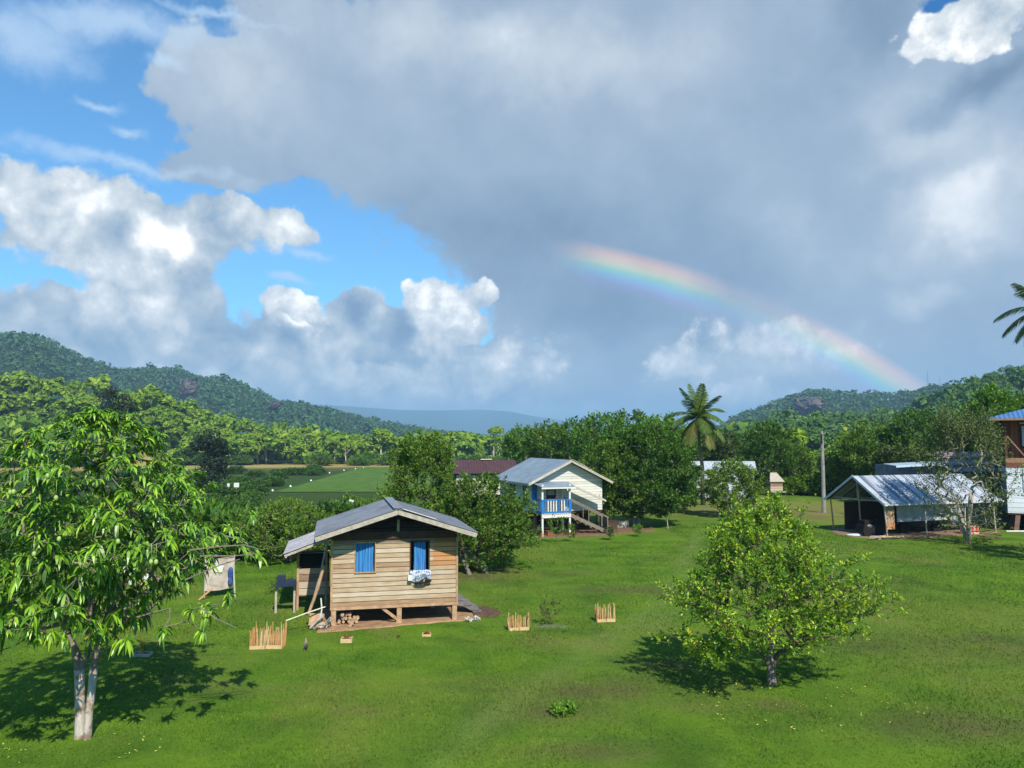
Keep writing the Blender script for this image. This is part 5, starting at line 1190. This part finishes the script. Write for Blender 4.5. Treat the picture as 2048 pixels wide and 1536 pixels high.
YT = yard_tree
YT('rounded green tree left of the hut lean-to on the lawn edge', 577, 1122, 88, 1008, 1108, 'green', 31, n=420, L=.15, m=16)
YT('wide low dark green tree with leaning trunks just behind the hut on its right', 938, 1138, 108, 962, 1112, 'green', 32, 'brown', n=650, m=18, L=.17, stems=3, off=18, trunk_r=.13, prof=[(0, .5), (.2, .95), (.5, 1), (.8, .75), (1, .3)])
YT('tree with upright spiky shoots behind the ridge of the hut', 846, 1118, 84, 905, 1090, 'green', 33, 'brown', n=620, m=15, L=.17, spikes=60, stems=3)
YT('large dense tree with several pale stems right of the white house stairs', 1218, 1054, 72, 890, 1024, 'green', 34, 'pale', n=560, m=18, L=.22, stems=4, trunk_r=.14, prof=[(0, .45), (.22, 1), (.5, .92), (.8, .7), (1, .3)])
YT('broad dark tree over the yard in the middle, right of the pale stemmed tree', 1270, 1052, 92, 858, 1024, 'deep', 35, 'pale', n=1000, m=18, L=.25, stems=3, trunk_r=.16, off=25, prof=[(0, .4), (.18, .9), (.45, 1), (.75, .8), (1, .25)])
YT('drooping green tree on the brownish lawn between the broad dark tree and the round citrus', 1338, 1024, 58, 905, 1012, 'green', 36, 'pale', n=560, m=16, L=.24, stems=3, prof=[(0, .6), (.2, 1), (.5, 1), (.8, .75), (1, .3)])
YT('round citrus tree with a short twin trunk standing before the pale metal shed', 1465, 1034, 54, 926, 1016, 'green', 37, 'pale', n=520, m=18, L=.2, stems=3, trunk_r=.11, prof=[(0, .4), (.18, .85), (.45, 1), (.75, .85), (1, .35)])
YT('tall dark tree rising behind the brown shack', 1535, 962, 50, 852, 955, 'deep', 38, n=480, m=14, L=.34, d=96, trunk_r=.18, spray=.8)
YT('smaller dark tree just right of the tall one behind the brown shack', 1592, 962, 32, 890, 958, 'green', 39, n=260, m=14, L=.30, d=97, spray=.7)
YT('olive green tree left of the tall dark tree and under the palm crown', 1462, 955, 40, 872, 940, 'olive', 40, n=280, m=14, L=.32, d=104, spray=.8)
BK = 'feathery trees behind the yard'
for i, (px, hw, top, low, lf, d) in enumerate([(1205, 62, 836, 935, 'bright', 104), (1262, 66, 830, 930, 'deep', 110), (1325, 55, 842, 930, 'bright', 100), (1150, 50, 848, 925, 'deep', 112), (1095, 46, 856, 925, 'green', 118), (1390, 46, 862, 935, 'deep', 108), (1045, 40, 862, 922, 'bright', 130)]):
    YT(['bright feathery tree rising straight behind the white house roof', 'tall dark feathery tree behind the broad yard tree', 'bright feathery tree left of the palm crown', 'dark tree directly above the white house ridge', 'green tree above the left end of the white house roof', 'dark tree standing behind the palm', 'bright tree above the brown roof'][i], px, 960, hw, top, low, lf, 50+i, n=330, m=13, L=.42, d=d, trunk_r=.2, spray=1.0, stems=2, group=BK)
for i, (px, hw, top, low, lf, d) in enumerate([(1745, 60, 855, 945, 'green', 88), (1838, 66, 830, 950, 'deep', 84), (1905, 50, 835, 945, 'green', 90), (1995, 46, 783, 900, 'bright', 78), (1690, 40, 905, 960, 'green', 92), (1960, 40, 850, 930, 'deep', 82), (2060, 40, 800, 900, 'green', 86), (1795, 34, 905, 950, 'olive', 80)]):
    YT(['rounded green tree behind the apex of the open shed', 'large dark tree behind the roof of the open shed', 'green tree behind the bare tree top', 'tall bright green tree left of the blue roof', 'low green tree right of the utility pole', 'dark tree filling the gap left of the brown upper floor', 'green tree behind the blue roof', 'olive bush above the pale blue roof edge'][i], px, 980, hw, top, low, lf, 70+i, n=420, m=14, L=.34, d=d, trunk_r=.2, spray=.8, stems=2, group='trees behind the shed')
YT('tree standing just beyond the right edge of the picture, its shade on the lawn', 2200, 1128, 105, 900, 1060, 'green', 95, n=420, m=14, L=.2)
# sparse old tree with its twiggy crown before the shed
YT('sparse old tree with twiggy upright branches before the open shed', 1936, 1088, 84, 856, 1052, 'olive', 90, 'twig', n=620, m=7, L=.16, stems=3, trunk_r=.15, spikes=130, dense=1.1, prof=[(0, .5), (.2, .75), (.45, 1), (.75, .9), (1, .55)], spray=.7)
mbx = MB(); q = at(1965, 1080)
for k in range(12):
    rg_ = random.Random(k); a = q+Vector((rg_.uniform(-.7, .9), rg_.uniform(-.3, .3), rg_.uniform(.05, .7))); mbx.tube([a, a+Vector((rg_.uniform(.6, 1.3), rg_.uniform(-.2, .2), rg_.uniform(-.25, .25)))], .035, 5)
tag(mbx.build('brushwood_heap', BARK['brown']), 'heap of brown branches lying right of the sparse old tree trunk', 'branches', kind=None)
# leaning dead trunks beside the hut tree
for k, (a, b_, r, lab) in enumerate([((928, 1098), (974, 1146), .12, 'grey dead log leaning down to the grass at the right of the hut'), ((920, 1110), (940, 1150), .10, 'shorter dead log beside the leaning one behind the hut')]):
    p = atd(*a, 39.5); e = at(*b_); mb = MB(); mb.smooth = True; mb.tube([p, (p+e)/2+Vector((0, 0, .06)), e+Vector((0, 0, -.05))], [r*.8, r, r*1.1], 8); tag(mb.build('dead_log', BARK['grey']), lab, 'log')

# dark round trees on the left slope
def dark_tree(label, px, top, low, hw, d, seed, shape):
    rng = np.random.default_rng(seed); b = atd(px, low, d); z = float(terr(b.x, b.y)); k = d/F; t = thing('dark_tree', label, 'tree', (b.x, b.y, z), 0, 'dark trees left of the airstrip')
    mb = MB(); c, r = [], []
    for x, y, w in shape: c.append(((x-px)*k, 0, EYE-(y-HORIZON)*k-z)); r.append(w*k)
    c = np.array(c); r = np.array(r)[:, None]; cc, rr = [], []
    for i in range(len(c)):
        for j in range(14): u = unit(rng.normal(size=3)); cc.append(c[i]+u*r[i]*rng.uniform(.3, .75)*np.array([1, 1, .8])); rr.append(r[i]*rng.uniform(.28, .45))
    P, U = clump_shell(np.array(cc), np.array(rr), 5200, rng, .3, -.6); cards(mb, P, U+rng.normal(size=U.shape)*.4, .55, rng, .7, .3); mb.build('crown', FOL['dark'], t)
    mb = MB(); mb.tube([(0, 0, -.5), (.1, 0, c[:, 2].mean()*.6), (0, 0, c[:, 2].max())], [.45, .35, .15], 8); mb.build('trunk', BARK['brown'], t)
dark_tree('tall almost black tree standing in the scrub left of the airstrip', 425, 852, 968, 42, 165, 5, [(418, 880, 38), (402, 896, 28), (434, 896, 28), (425, 925, 36), (430, 950, 44)])
dark_tree('wide almost black tree behind the top of the mango tree', 207, 798, 900, 60, 190, 6, [(215, 808, 42), (168, 828, 34), (246, 828, 34), (205, 848, 40)])

# ---------------------------------------------------------------- palms
def palm(label, px, py, d, fl, seed, basez=None, nf=20, trunk=True, baseoff=(0, 0)):
    rng = random.Random(seed); c = atd(px, py, d); bx, by = c.x+baseoff[0], c.y+baseoff[1]; z0 = float(terr(bx, by)) if basez is None else basez
    t = thing('coconut_palm', label, 'palm', (bx, by, z0)); o = Vector((c.x-bx, c.y-by, c.z-z0))
    mb = MB(); mb.smooth = True; mb.tube([(0, 0, -.2), Vector((0, 0, o.z*.4))+o*.05, o*.7+Vector((0, 0, 0)), o], [.26, .19, .16, .15], 10); mb.build('trunk', BARK['grey'], t)
    G = LEAF['palm']
    for k in range(nf):
        a = 2*PI*(k*.382+rng.uniform(-.03, .03)); el = math.radians(88-118*(k/(nf-1))**.95+rng.uniform(-6, 6)); L = fl*rng.uniform(.85, 1.08)*(.9 if el > 1.1 else 1)
        D = Vector((math.cos(a)*math.cos(el), math.sin(a)*math.cos(el), math.sin(el))); pts = []; p = o.copy(); v = D.copy()
        for s in range(13): pts.append(p.copy()); p = p+v*(L/12); v = (v+Vector((0, 0, -.085 if el > .9 else -.125))).normalized()
        mb = MB(); mb.tube(pts, list(np.linspace(.035, .008, 13)), 4)
        for i in range(1, 12):
            for f in (0, .25, .5, .75):
                q = pts[i].lerp(pts[i+1], f); dd = (pts[i+1]-pts[i]).normalized(); side = dd.cross(Vector((0, 0, 1)))
                if side.length < .1: side = Vector((1, 0, 0))
                side.normalize(); u = (i+f)/12; ll = fl*.27*math.sin(PI*(.10+.86*u))**.6
                for sg in (-1, 1):
                    tip = q+(side*sg*.75+dd*.55+Vector((0, 0, -.38+rng.uniform(-.12, .06))))*ll; w = dd*.030*fl/2.4
                    mdp = (q+tip)/2+Vector((0, 0, .06*ll)); mb.add([q-w*.6, q+w*.6, mdp+w, tip, mdp-w], [(0, 1, 2, 4)], [(4, 2, 3)])
        o2 = mb.build('frond', G if k < nf-4 else LEAF['palm_old'], t)
LEAF['palm'] = foliage('palm_leaf', [(.010, .022, .006), (.028, .055, .010), (.055, .090, .014), (.12, .14, .03)], .2, .5, .4)
LEAF['palm_old'] = foliage('old_palm_leaf', [(.030, .045, .010), (.07, .075, .014), (.15, .11, .02)], .25, .5, .5)
palm('coconut palm rising above the yard trees in the middle right', 1396, 836, 78, 3.8, 4, nf=24, baseoff=(.6, 1))
palm('coconut palm with only its left fronds in view at the right edge', 2094, 622, 60, 4.0, 7, basez=0, nf=22, baseoff=(1.2, 3))

# ---------------------------------------------------------------- shrubs, saplings and weeds
def bush_proto(name, leaf, seed, n=150, m=10, R=1.0, H=1.2, L=.16):
    rng = np.random.default_rng(seed); t = thing(name, None, None); T = profile_targets(rng, n, [(.1, R*.7), (H*.35, R), (H*.75, R*.75), (H, R*.3)], 0, 0, .3, .3)
    U = unit(T+np.array([0, 0, .4])); mb = MB(); sprays(mb, T, U, rng, m, .3*R, L, L*.5, .9, .2); mb.build('leaves', LEAF[leaf], t)
    mb = MB()
    for k in range(7): a = k*.9; p = T[rng.integers(0, n)]; mb.tube([(0, 0, -.2), tuple(p*.5), tuple(p)], [.03, .02, .01], 4)
    mb.build('stems', BARK['brown'], t); return t
def scatter_bushes():
    protos = [bush_proto('bank_bush', lf, 100+i, L=.26, n=170, m=11) for i, lf in enumerate(('deep', 'green', 'bright', 'deep', 'green'))]
    rg = random.Random(44); used = 0; G = 'bushes on the bank between the lawn and the airstrip'
    lab = ['deep green rounded bush on the bank behind the left lawn', 'mid green bush on the bank behind the left lawn', 'bright green bush on the bank behind the left lawn']
    for k in range(140):
        d = 44+70*(rg.random()**1.3); px = rg.uniform(-30, 770); x = (px-1024)/F*d
        if d < 56 and px > 690: continue
        z = float(terr(x, d)); lim = EYE-d*(106+6)/F-z if px > 540 else 9     # keep the view of the strip open
        s = min(rg.uniform(1.1, 2.3), max(.5, lim/1.25)); i = rg.randrange(5); L_ = lab[(0, 1, 2, 0, 1)[i]]
        if s < .55: continue
        if not used & (1 << i): o = protos[i]; used |= 1 << i; o.location = (x, d, z); o.scale = (s, s, s*.95); o.rotation_euler = (0, 0, rg.uniform(0, 6)); o['label'] = L_; o['group'] = G
        else: o = copy_tree(protos[i], (x, d, z), rg.uniform(0, 6), (s, s*rg.uniform(.9, 1.1), s*rg.uniform(.8, 1.1)), L_, G)
        o['category'] = 'bush'
    # tall grass and shrubs hedge on the right, beyond the mown lawn
    G2 = 'shrubs along the far edge of the right lawn'
    for k in range(52):
        px = rg.uniform(1480, 2000) if k < 36 else rg.uniform(1010, 1180); d = rg.uniform(93, 108) if k < 36 else rg.uniform(80, 92); x = (px-1024)/F*d; z = float(terr(x, d)); s = rg.uniform(1.0, 1.9)
        o = copy_tree(protos[rg.choice((1, 2, 4))], (x, d, z), rg.uniform(0, 6), (s*1.3, s*1.2, s), 'green shrub in the rough growth beyond the mown lawn on the right' if k < 36 else 'green shrub behind the brown roofed house', G2 if k < 36 else 'shrubs behind the houses'); o['category'] = 'shrub'
    # yellow green scrub in the middle distance, left of the strip
    G3 = 'low scrub bushes beside the airstrip'
    for k in range(58):
        d = rg.uniform(118, 262); edge = 548+max(0, (d-150))*1.2; px = rg.uniform(250, min(edge, 715)-16); x = (px-1024)/F*d; z = float(terr(x, d)); s = rg.uniform(.8, 1.4)*(1+d/420)
        o = copy_tree(protos[rg.choice((0, 0, 1, 3))], (x, d, z), rg.uniform(0, 6), (s*1.4, s*1.3, s*.8), 'low dark scrub bush on the flat ground left of the airstrip', G3); o['category'] = 'bush'
    for k in range(46):
        px = rg.uniform(150, 1000); d = rg.uniform(326, 345); x = (px-1024)/F*d; z = float(terr(x, d)); s = rg.uniform(2.2, 4.2)
        o = copy_tree(protos[rg.choice((2, 1, 2))], (x, d, z), rg.uniform(0, 6), (s*1.4, s, s*.9), 'bright undergrowth bush at the foot of the lit forest edge', 'undergrowth along the forest edge'); o['category'] = 'bush'
scatter_bushes()

def sapling(label, px, py, h, seed, w=.4, leaf='bright', n=26, m=9, L=.09, name='sapling', cat='plant', stake=False):
    rng = np.random.default_rng(seed); b = at(px, py); t = thing(name, label, cat, b); T = profile_targets(rng, n, [(h*.25, w*.6), (h*.6, w), (h, w*.6)], 0, 0, .2, .3)
    N_, Pa, R = skeleton([{'pts': [(0, 0, -.05), (0, 0, h*.15), (.02, 0, h*.3)], 'zmin': 0}], T, rng, .006, .4, 0, .1, .3); limb_mesh(N_, Pa, R, nseg=4).build('stem', BARK['brown'], t)
    mb = MB(); sprays(mb, T, unit(T+np.array([0, 0, .3])), rng, m, .14, L, L*.5, .9, .2); mb.build('leaves', LEAF[leaf], t)
    if stake: mb = MB(); mb.tube([(.1, 0, -.1), (-.15, 0, 2.4)], .035, 5); mb.build('stake', GREYW, t)
sapling('small leafy bush in pale soil between the two short stick fences', 1100, 1251, .85, 3, .42, 'olive', 34, 8, .10, 'small_bush', 'bush')
p_ = at(1100, 1253); dirt_patch([p_+Vector((-.7, -.15, 0)), p_+Vector((.5, -.25, 0)), p_+Vector((.7, .1, 0)), p_+Vector((-.3, .3, 0))], mat=plain('grey_soil', (.10, .13, .06), .95, .3, 9), lift=-.005)
for i, (px, py, h, w, lab) in enumerate([(1068, 1094, 1.5, .6, 'yellow green sapling before the left porch post of the white house'), (1112, 1085, 1.7, .7, 'leafy sapling between the porch posts of the white house'), (1140, 1083, 1.0, .4, 'small plant at the right porch post of the white house'), (1220, 1080, .8, .4, 'low plant on the grass right of the white house stairs'), (1274, 1073, .7, .35, 'tiny plant on the lawn under the broad dark tree'), (1040, 1094, 1.6, .8, 'bushy plant left of the white house porch'), (1455, 1056, 1.3, .3, 'thin sapling before the round citrus trunk'), (1025, 1078, 1.9, 1.0, 'tall weeds at the left corner of the white house')]):
    sapling(lab, px, py, h, 200+i, w, ('olive', 'bright', 'green')[i % 3], 30, 8, .16)
sapling('slender sapling tied to a leaning stake near the yard trees', 1334, 1058, 2.2, 222, .35, 'green', 18, 6, .14, stake=True)
for i, (px, py, h, w, lab) in enumerate([(598, 1196, .6, .8, 'weedy green clump in the grass left of the hut poles'), (560, 1186, .45, .6, 'low weeds in the grass before the lean-to shelf'), (632, 1182, .7, .4, 'dark weeds against the lean-to wall'), (1128, 1428, .10, .30, 'dark flat weed patch in the lower middle lawn'), (1950, 1092, .5, 1.2, 'bright grass tuft at the foot of the sparse old tree')]):
    sapling(lab, px, py, h, 240+i, w, ('bright', 'green', 'deep')[i % 3], 60, 9, .10, 'weed_clump', 'weeds')
# broad leaved banana plants on the bank
def banana(px, py, d, h, seed, label):
    rg = random.Random(seed); b = atd(px, py, d); z = float(terr(b.x, b.y)); t = thing('banana_plant', label, 'plant', (b.x, b.y, z), 0, 'banana plants on the bank'); mb = MB(); mb.tube([(0, 0, -.2), (0, 0, h*.5)], [.14, .09], 8); mb.build('stem', plain('banana_stem', (.12, .16, .05)), t)
    for k in range(8):
        a = k*.8+rg.random(); e = rg.uniform(.5, 1.3); p = Vector((0, 0, h*.45)); v = Vector((math.cos(a)*math.cos(e), math.sin(a)*math.cos(e), math.sin(e))); mb = MB(); V = []
        for s in range(8):
            w = .26*math.sin(PI*min(1, (s+.4)/7.4))+.02; sd_ = v.cross(Vector((0, 0, 1))).normalized() if abs(v.z) < .99 else Vector((1, 0, 0)); V += [p-sd_*w+Vector((0, 0, .05)), p, p+sd_*w+Vector((0, 0, .05))]; p = p+v*(h*.085); v = (v+Vector((0, 0, -.17))).normalized()
        mb.add([tuple(q) for q in V], [(3*s+j, 3*s+j+1, 3*s+j+4, 3*s+j+3) for s in range(7) for j in (0, 1)]); mb.build('leaf', BAN, t)
BAN = foliage('banana_leaf', [(.012, .05, .010), (.03, .09, .014), (.05, .13, .02)], .35, .6, .4)
for i, (px, py, d, h) in enumerate([(410, 1085, 50, 3.4), (385, 1080, 53, 3.0), (470, 1090, 48, 2.6), (340, 1085, 50, 3.2)]):
    banana(px, py, d, h, i, ['tall banana plant on the bank right of the mango crown', 'banana plant half behind the mango crown', 'smaller banana plant above the tarpaulin screen', 'banana plant behind the right side of the mango tree'][i])

# ---------------------------------------------------------------- single forest trees with visible pale trunks
def forest_proto(seed, leaf, h, R, trunkvis, flat):
    rng = np.random.default_rng(seed); t = thing('forest_tree', None, None); c, r = dome_clumps(rng, (R, R), R*flat, 11, h-R*flat*.9); mb = MB(); P, U = clump_shell(c, r, 620, rng, .3, -.7); cards(mb, P, U+rng.normal(size=U.shape)*.4+np.array([0, 0, .3]), 1.05, rng, .7, .3); mb.build('crown', FOL[leaf], t)
    mb = MB(); mb.smooth = True; f = (rng.normal()*.4, rng.normal()*.4, h*trunkvis); mb.tube([(0, 0, -.5), (f[0]*.4, f[1]*.4, h*.4), f], [.32, .26, .2], 6)
    for k in range(4): e = c[rng.integers(0, len(c))]; mb.tube([f, (np.array(f)+e)/2+np.array([0, 0, .4]), e], [.16, .12, .06], 5)
    mb.build('trunk', TRUNK_PALE, t); return t
def lone_forest():
    rg = random.Random(77); pr = [forest_proto(300+i, lf, h, R, tv, fl) for i, (lf, h, R, tv, fl) in enumerate([('lit', 13, 4.6, .42, .55), ('lit', 11, 4.6, .35, .75), ('lit', 16, 4.2, .62, .42), ('lit', 12, 5.0, .4, .7), ('lit', 8, 3.8, .3, .8)])]
    used = set(); lab = {'L': 'pale trunked forest tree at the lit forest edge beyond the airstrip', 'R': 'forest tree on the foot of the right hand slope'}
    grp = {'L': 'trees along the forest edge beyond the airstrip', 'R': 'trees at the foot of the right slope'}
    for k in range(230):
        if k < 150: s_ = 'L'; px = rg.uniform(150, 1080); d = rg.uniform(340, 372) if px < 720 else rg.uniform(345, 410)
        else: s_ = 'R'; px = rg.uniform(1470, 2060); d = rg.uniform(130, 250)
        x = (px-1024)/F*d; z = float(terr(x, d)); i = rg.choice((0, 1, 1, 3, 3, 4, 4, 0, 1, 3, 4, 2)) if k > 4 else k; sc = min(1.35, rg.lognormvariate(-.10, .25))*(1 if s_ == 'L' else .8)
        if i not in used: used.add(i); o = pr[i]; o.location = (x, d, z); o.scale = (sc,)*3; o['label'] = lab[s_]; o['group'] = grp[s_]
        else: o = copy_tree(pr[i], (x, d, z), rg.uniform(0, 6), (sc, sc, sc*rg.uniform(.72, 1.05)), lab[s_], grp[s_])
        o['category'] = 'tree'
    # tall slim bright tree with a pale stem right of the pole, and the crest tree
    b = atd(1687, 925, 150); copy_ = copy_tree(pr[2], (b.x, b.y, float(terr(b.x, b.y))), 0, .62, 'slim bright tree with a pale bare stem just right of the utility pole', 'trees at the foot of the right slope'); copy_['category'] = 'tree'
lone_forest()
def crest_tree():
    rng = np.random.default_rng(9); d = 560; k = d/F; b = atd(2008, 765, d); z = float(terr(b.x, b.y)); t = thing('crest_tree', 'tall tree with layered dark crown standing out on the right ridge', 'tree', (b.x, b.y, z)); c = np.array([((x-2008)*k, 0, EYE-(y-HORIZON)*k-z) for x, y in [(2005, 742), (1990, 750), (2020, 738), (1972, 758), (2035, 750)]]); mb = MB(); P, U = clump_shell(c, np.full((5, 1), 9*k), 500, rng, .3, -.3); cards(mb, P, U, 1.3, rng, .7, .3); mb.build('crown', FOL['mid'], t)
    mb = MB(); mb.tube([(0, 0, 0), (0, 0, c[:, 2].max())], [.5, .25], 6); mb.build('trunk', TRUNK_PALE, t)
crest_tree()

# ---------------------------------------------------------------- rock faces on the hills
def rock_face(label, px, py, w, h, d, seed):
    rng = np.random.default_rng(seed); d_ = 700
    while d_ < 1600:
        q = atd(px, py+h*.3, d_)
        if float(terr(q.x, q.y))+13 > q.z: break
        d_ += 4
    d = d_-14; k = d/F; c = atd(px, py, d); mb = MB(); mb.smooth = False; n = 14; V = []
    for j in range(n+1):
        for i in range(n+1):
            u, v = i/n*2-1, j/n*2-1; e = max(0, 1-u*u-v*v*.9); V.append((u*w*k/2*(1+.15*rng.normal()*(e > 0)), -e*16+rng.normal()*2.2+6, v*h*k/2+rng.normal()*1.0))
    mb.add(V, [(j*(n+1)+i, j*(n+1)+i+1, (j+1)*(n+1)+i+1, (j+1)*(n+1)+i) for j in range(n) for i in range(n)]); o = mb.build('rock_face', ROCK); o.location = c; tag(o, label, 'rock')
mr = MT('weathered_cliff', .9, .1); mr.color(mr.ramp(mr.noise(mr.mapping((1, 1, .3)), .12, 6, .7), [(.3, (.035, .032, .040)), (.5, (.075, .065, .070)), (.65, (.15, .12, .095)), (.8, (.26, .22, .18))])); ROCK = mr.m
rock_face('bare dark rock face on the left mountain crest', 374, 778, 34, 42, 1330, 1)
rock_face('pale and dark rock outcrop at the right end of the left mountain', 549, 812, 24, 16, 1330, 2)
rock_face('purple brown rock face on the rounded right hill', 1622, 812, 60, 34, 1210, 3)

# ---------------------------------------------------------------- grass
def grass():
    rng = np.random.default_rng(2); n = 330000; d = 9.5+(62-9.5)*rng.random(n)**1.25; x = rng.uniform(-.70, .70, n)*d
    # keep the bare earth round the hut clear
    c, s = math.cos(-HUTR), math.sin(-HUTR); lx, ly = (x-HUTC.x)*c-(d-HUTC.y)*s, (x-HUTC.x)*s+(d-HUTC.y)*c
    ok = ~((lx > -2.9) & (lx < 3.6) & (ly > -.45) & (ly < 5)) & ~((d > 50) & (x > 23)); ok &= ~((d > 51) & (x > 1) & (x < 11.5)); x, d = x[ok], d[ok]; n = len(x)
    z = terr(x, d); patch = wob(x, d, 1.1, 5)+wob(x, d, .35, 6)*.6; hgt = (.014+.020*np.clip(patch+.6, 0, 1.6))*rng.uniform(.5, 1.5, n)*(1+d/70); w = .007*(1+d/14)
    a = rng.uniform(0, 6.28, n); dx, dy = np.cos(a)*w, np.sin(a)*w; lx_, ly_ = rng.normal(size=n)*hgt*.45, rng.normal(size=n)*hgt*.45
    V = np.stack([np.stack([x-dx, d-dy, z-.005], -1), np.stack([x+dx, d+dy, z-.005], -1), np.stack([x+lx_, d+ly_, z+hgt], -1)], 1).reshape(-1, 3); k = np.arange(n)*3
    mb = MB(); mb.add(V, T=np.stack([k, k+1, k+2], 1)); m = MT('lawn_blades', .65, .25); a_ = m.n.new('ShaderNodeAttribute'); a_.attribute_name = 'cover'; sp = m.n.new('ShaderNodeSeparateColor'); m.l(a_.outputs['Color'], sp.inputs[0])
    gi = m.n.new('ShaderNodeNewGeometry'); cc = m.mix(1.0, lawn_color(m, sp.outputs[2], a_.outputs['Alpha'], 1.12), m.ramp(gi.outputs['Random Per Island'], [(0, (.75, .8, .7)), (.7, (1.1, 1.1, 1.0)), (1, (1.6, 1.4, 1.2))]), 'MULTIPLY'); m.color(cc)
    tr = m.n.new('ShaderNodeBsdfTranslucent'); m.l(cc, tr.inputs[0]); mx = m.n.new('ShaderNodeMixShader'); mx.inputs[0].default_value = .3; m.l(m.b.outputs[0], mx.inputs[1]); m.l(tr.outputs[0], mx.inputs[2]); m.l(mx.outputs[0], m.n['Material Output'].inputs['Surface'])
    g = mb.build('grass', m.m); cv = np.repeat(np.stack([0*x, 0*x, brownness(x, d), trackness(x, d)], -1), 3, 0).astype(np.float32); ca = g.data.color_attributes.new('cover', 'FLOAT_COLOR', 'POINT'); ca.data.foreach_set('color', cv.ravel())
    tag(g, 'short uneven lawn grass blades over the foreground', 'grass', kind='stuff')
    # fallen leaves under the two lawn trees
    P = []
    for px, py, r, k in ((1600, 1400, 2.2, 110), (165, 1480, 1.6, 45)):
        q = at(px, py); a = rng.uniform(0, 6.28, k); rr = r*rng.random(k)**.6; P.append(np.stack([q.x+rr*np.cos(a)*1.4, q.y+rr*np.sin(a), np.full(k, .035)], -1))
    P = np.concatenate(P); P[:, 2] += terr(P[:, 0], P[:, 1]); mb = MB(); cards(mb, P, rng.normal(size=P.shape)*.3+np.array([0, 0, 1]), .06, rng, .55, .3)
    tag(mb.build('fallen_leaves', foliage('fallen_leaf', [(.10, .12, .02), (.25, .25, .05), (.40, .34, .08)], .1, 3)), 'yellowing fallen leaves scattered on the lawn under the trees', 'leaves', kind='stuff')
grass()
# ================================================================ air
def make_haze():
    mb = MB(); mb.box((0, 5600, 205-6), (32000, 24000, 420))
    m = bpy.data.materials.new('haze'); m.use_nodes = True; t = m.node_tree; t.nodes.clear()
    v = t.nodes.new('ShaderNodeVolumePrincipled'); o = t.nodes.new('ShaderNodeOutputMaterial'); t.links.new(v.outputs[0], o.inputs['Volume'])
    v.inputs['Color'].default_value = (.42, .72, 1.0, 1); v.inputs['Density'].default_value = 0.00019; v.inputs['Anisotropy'].default_value = 0.0
    tag(mb.build('haze', m), kind='stuff')
make_haze()
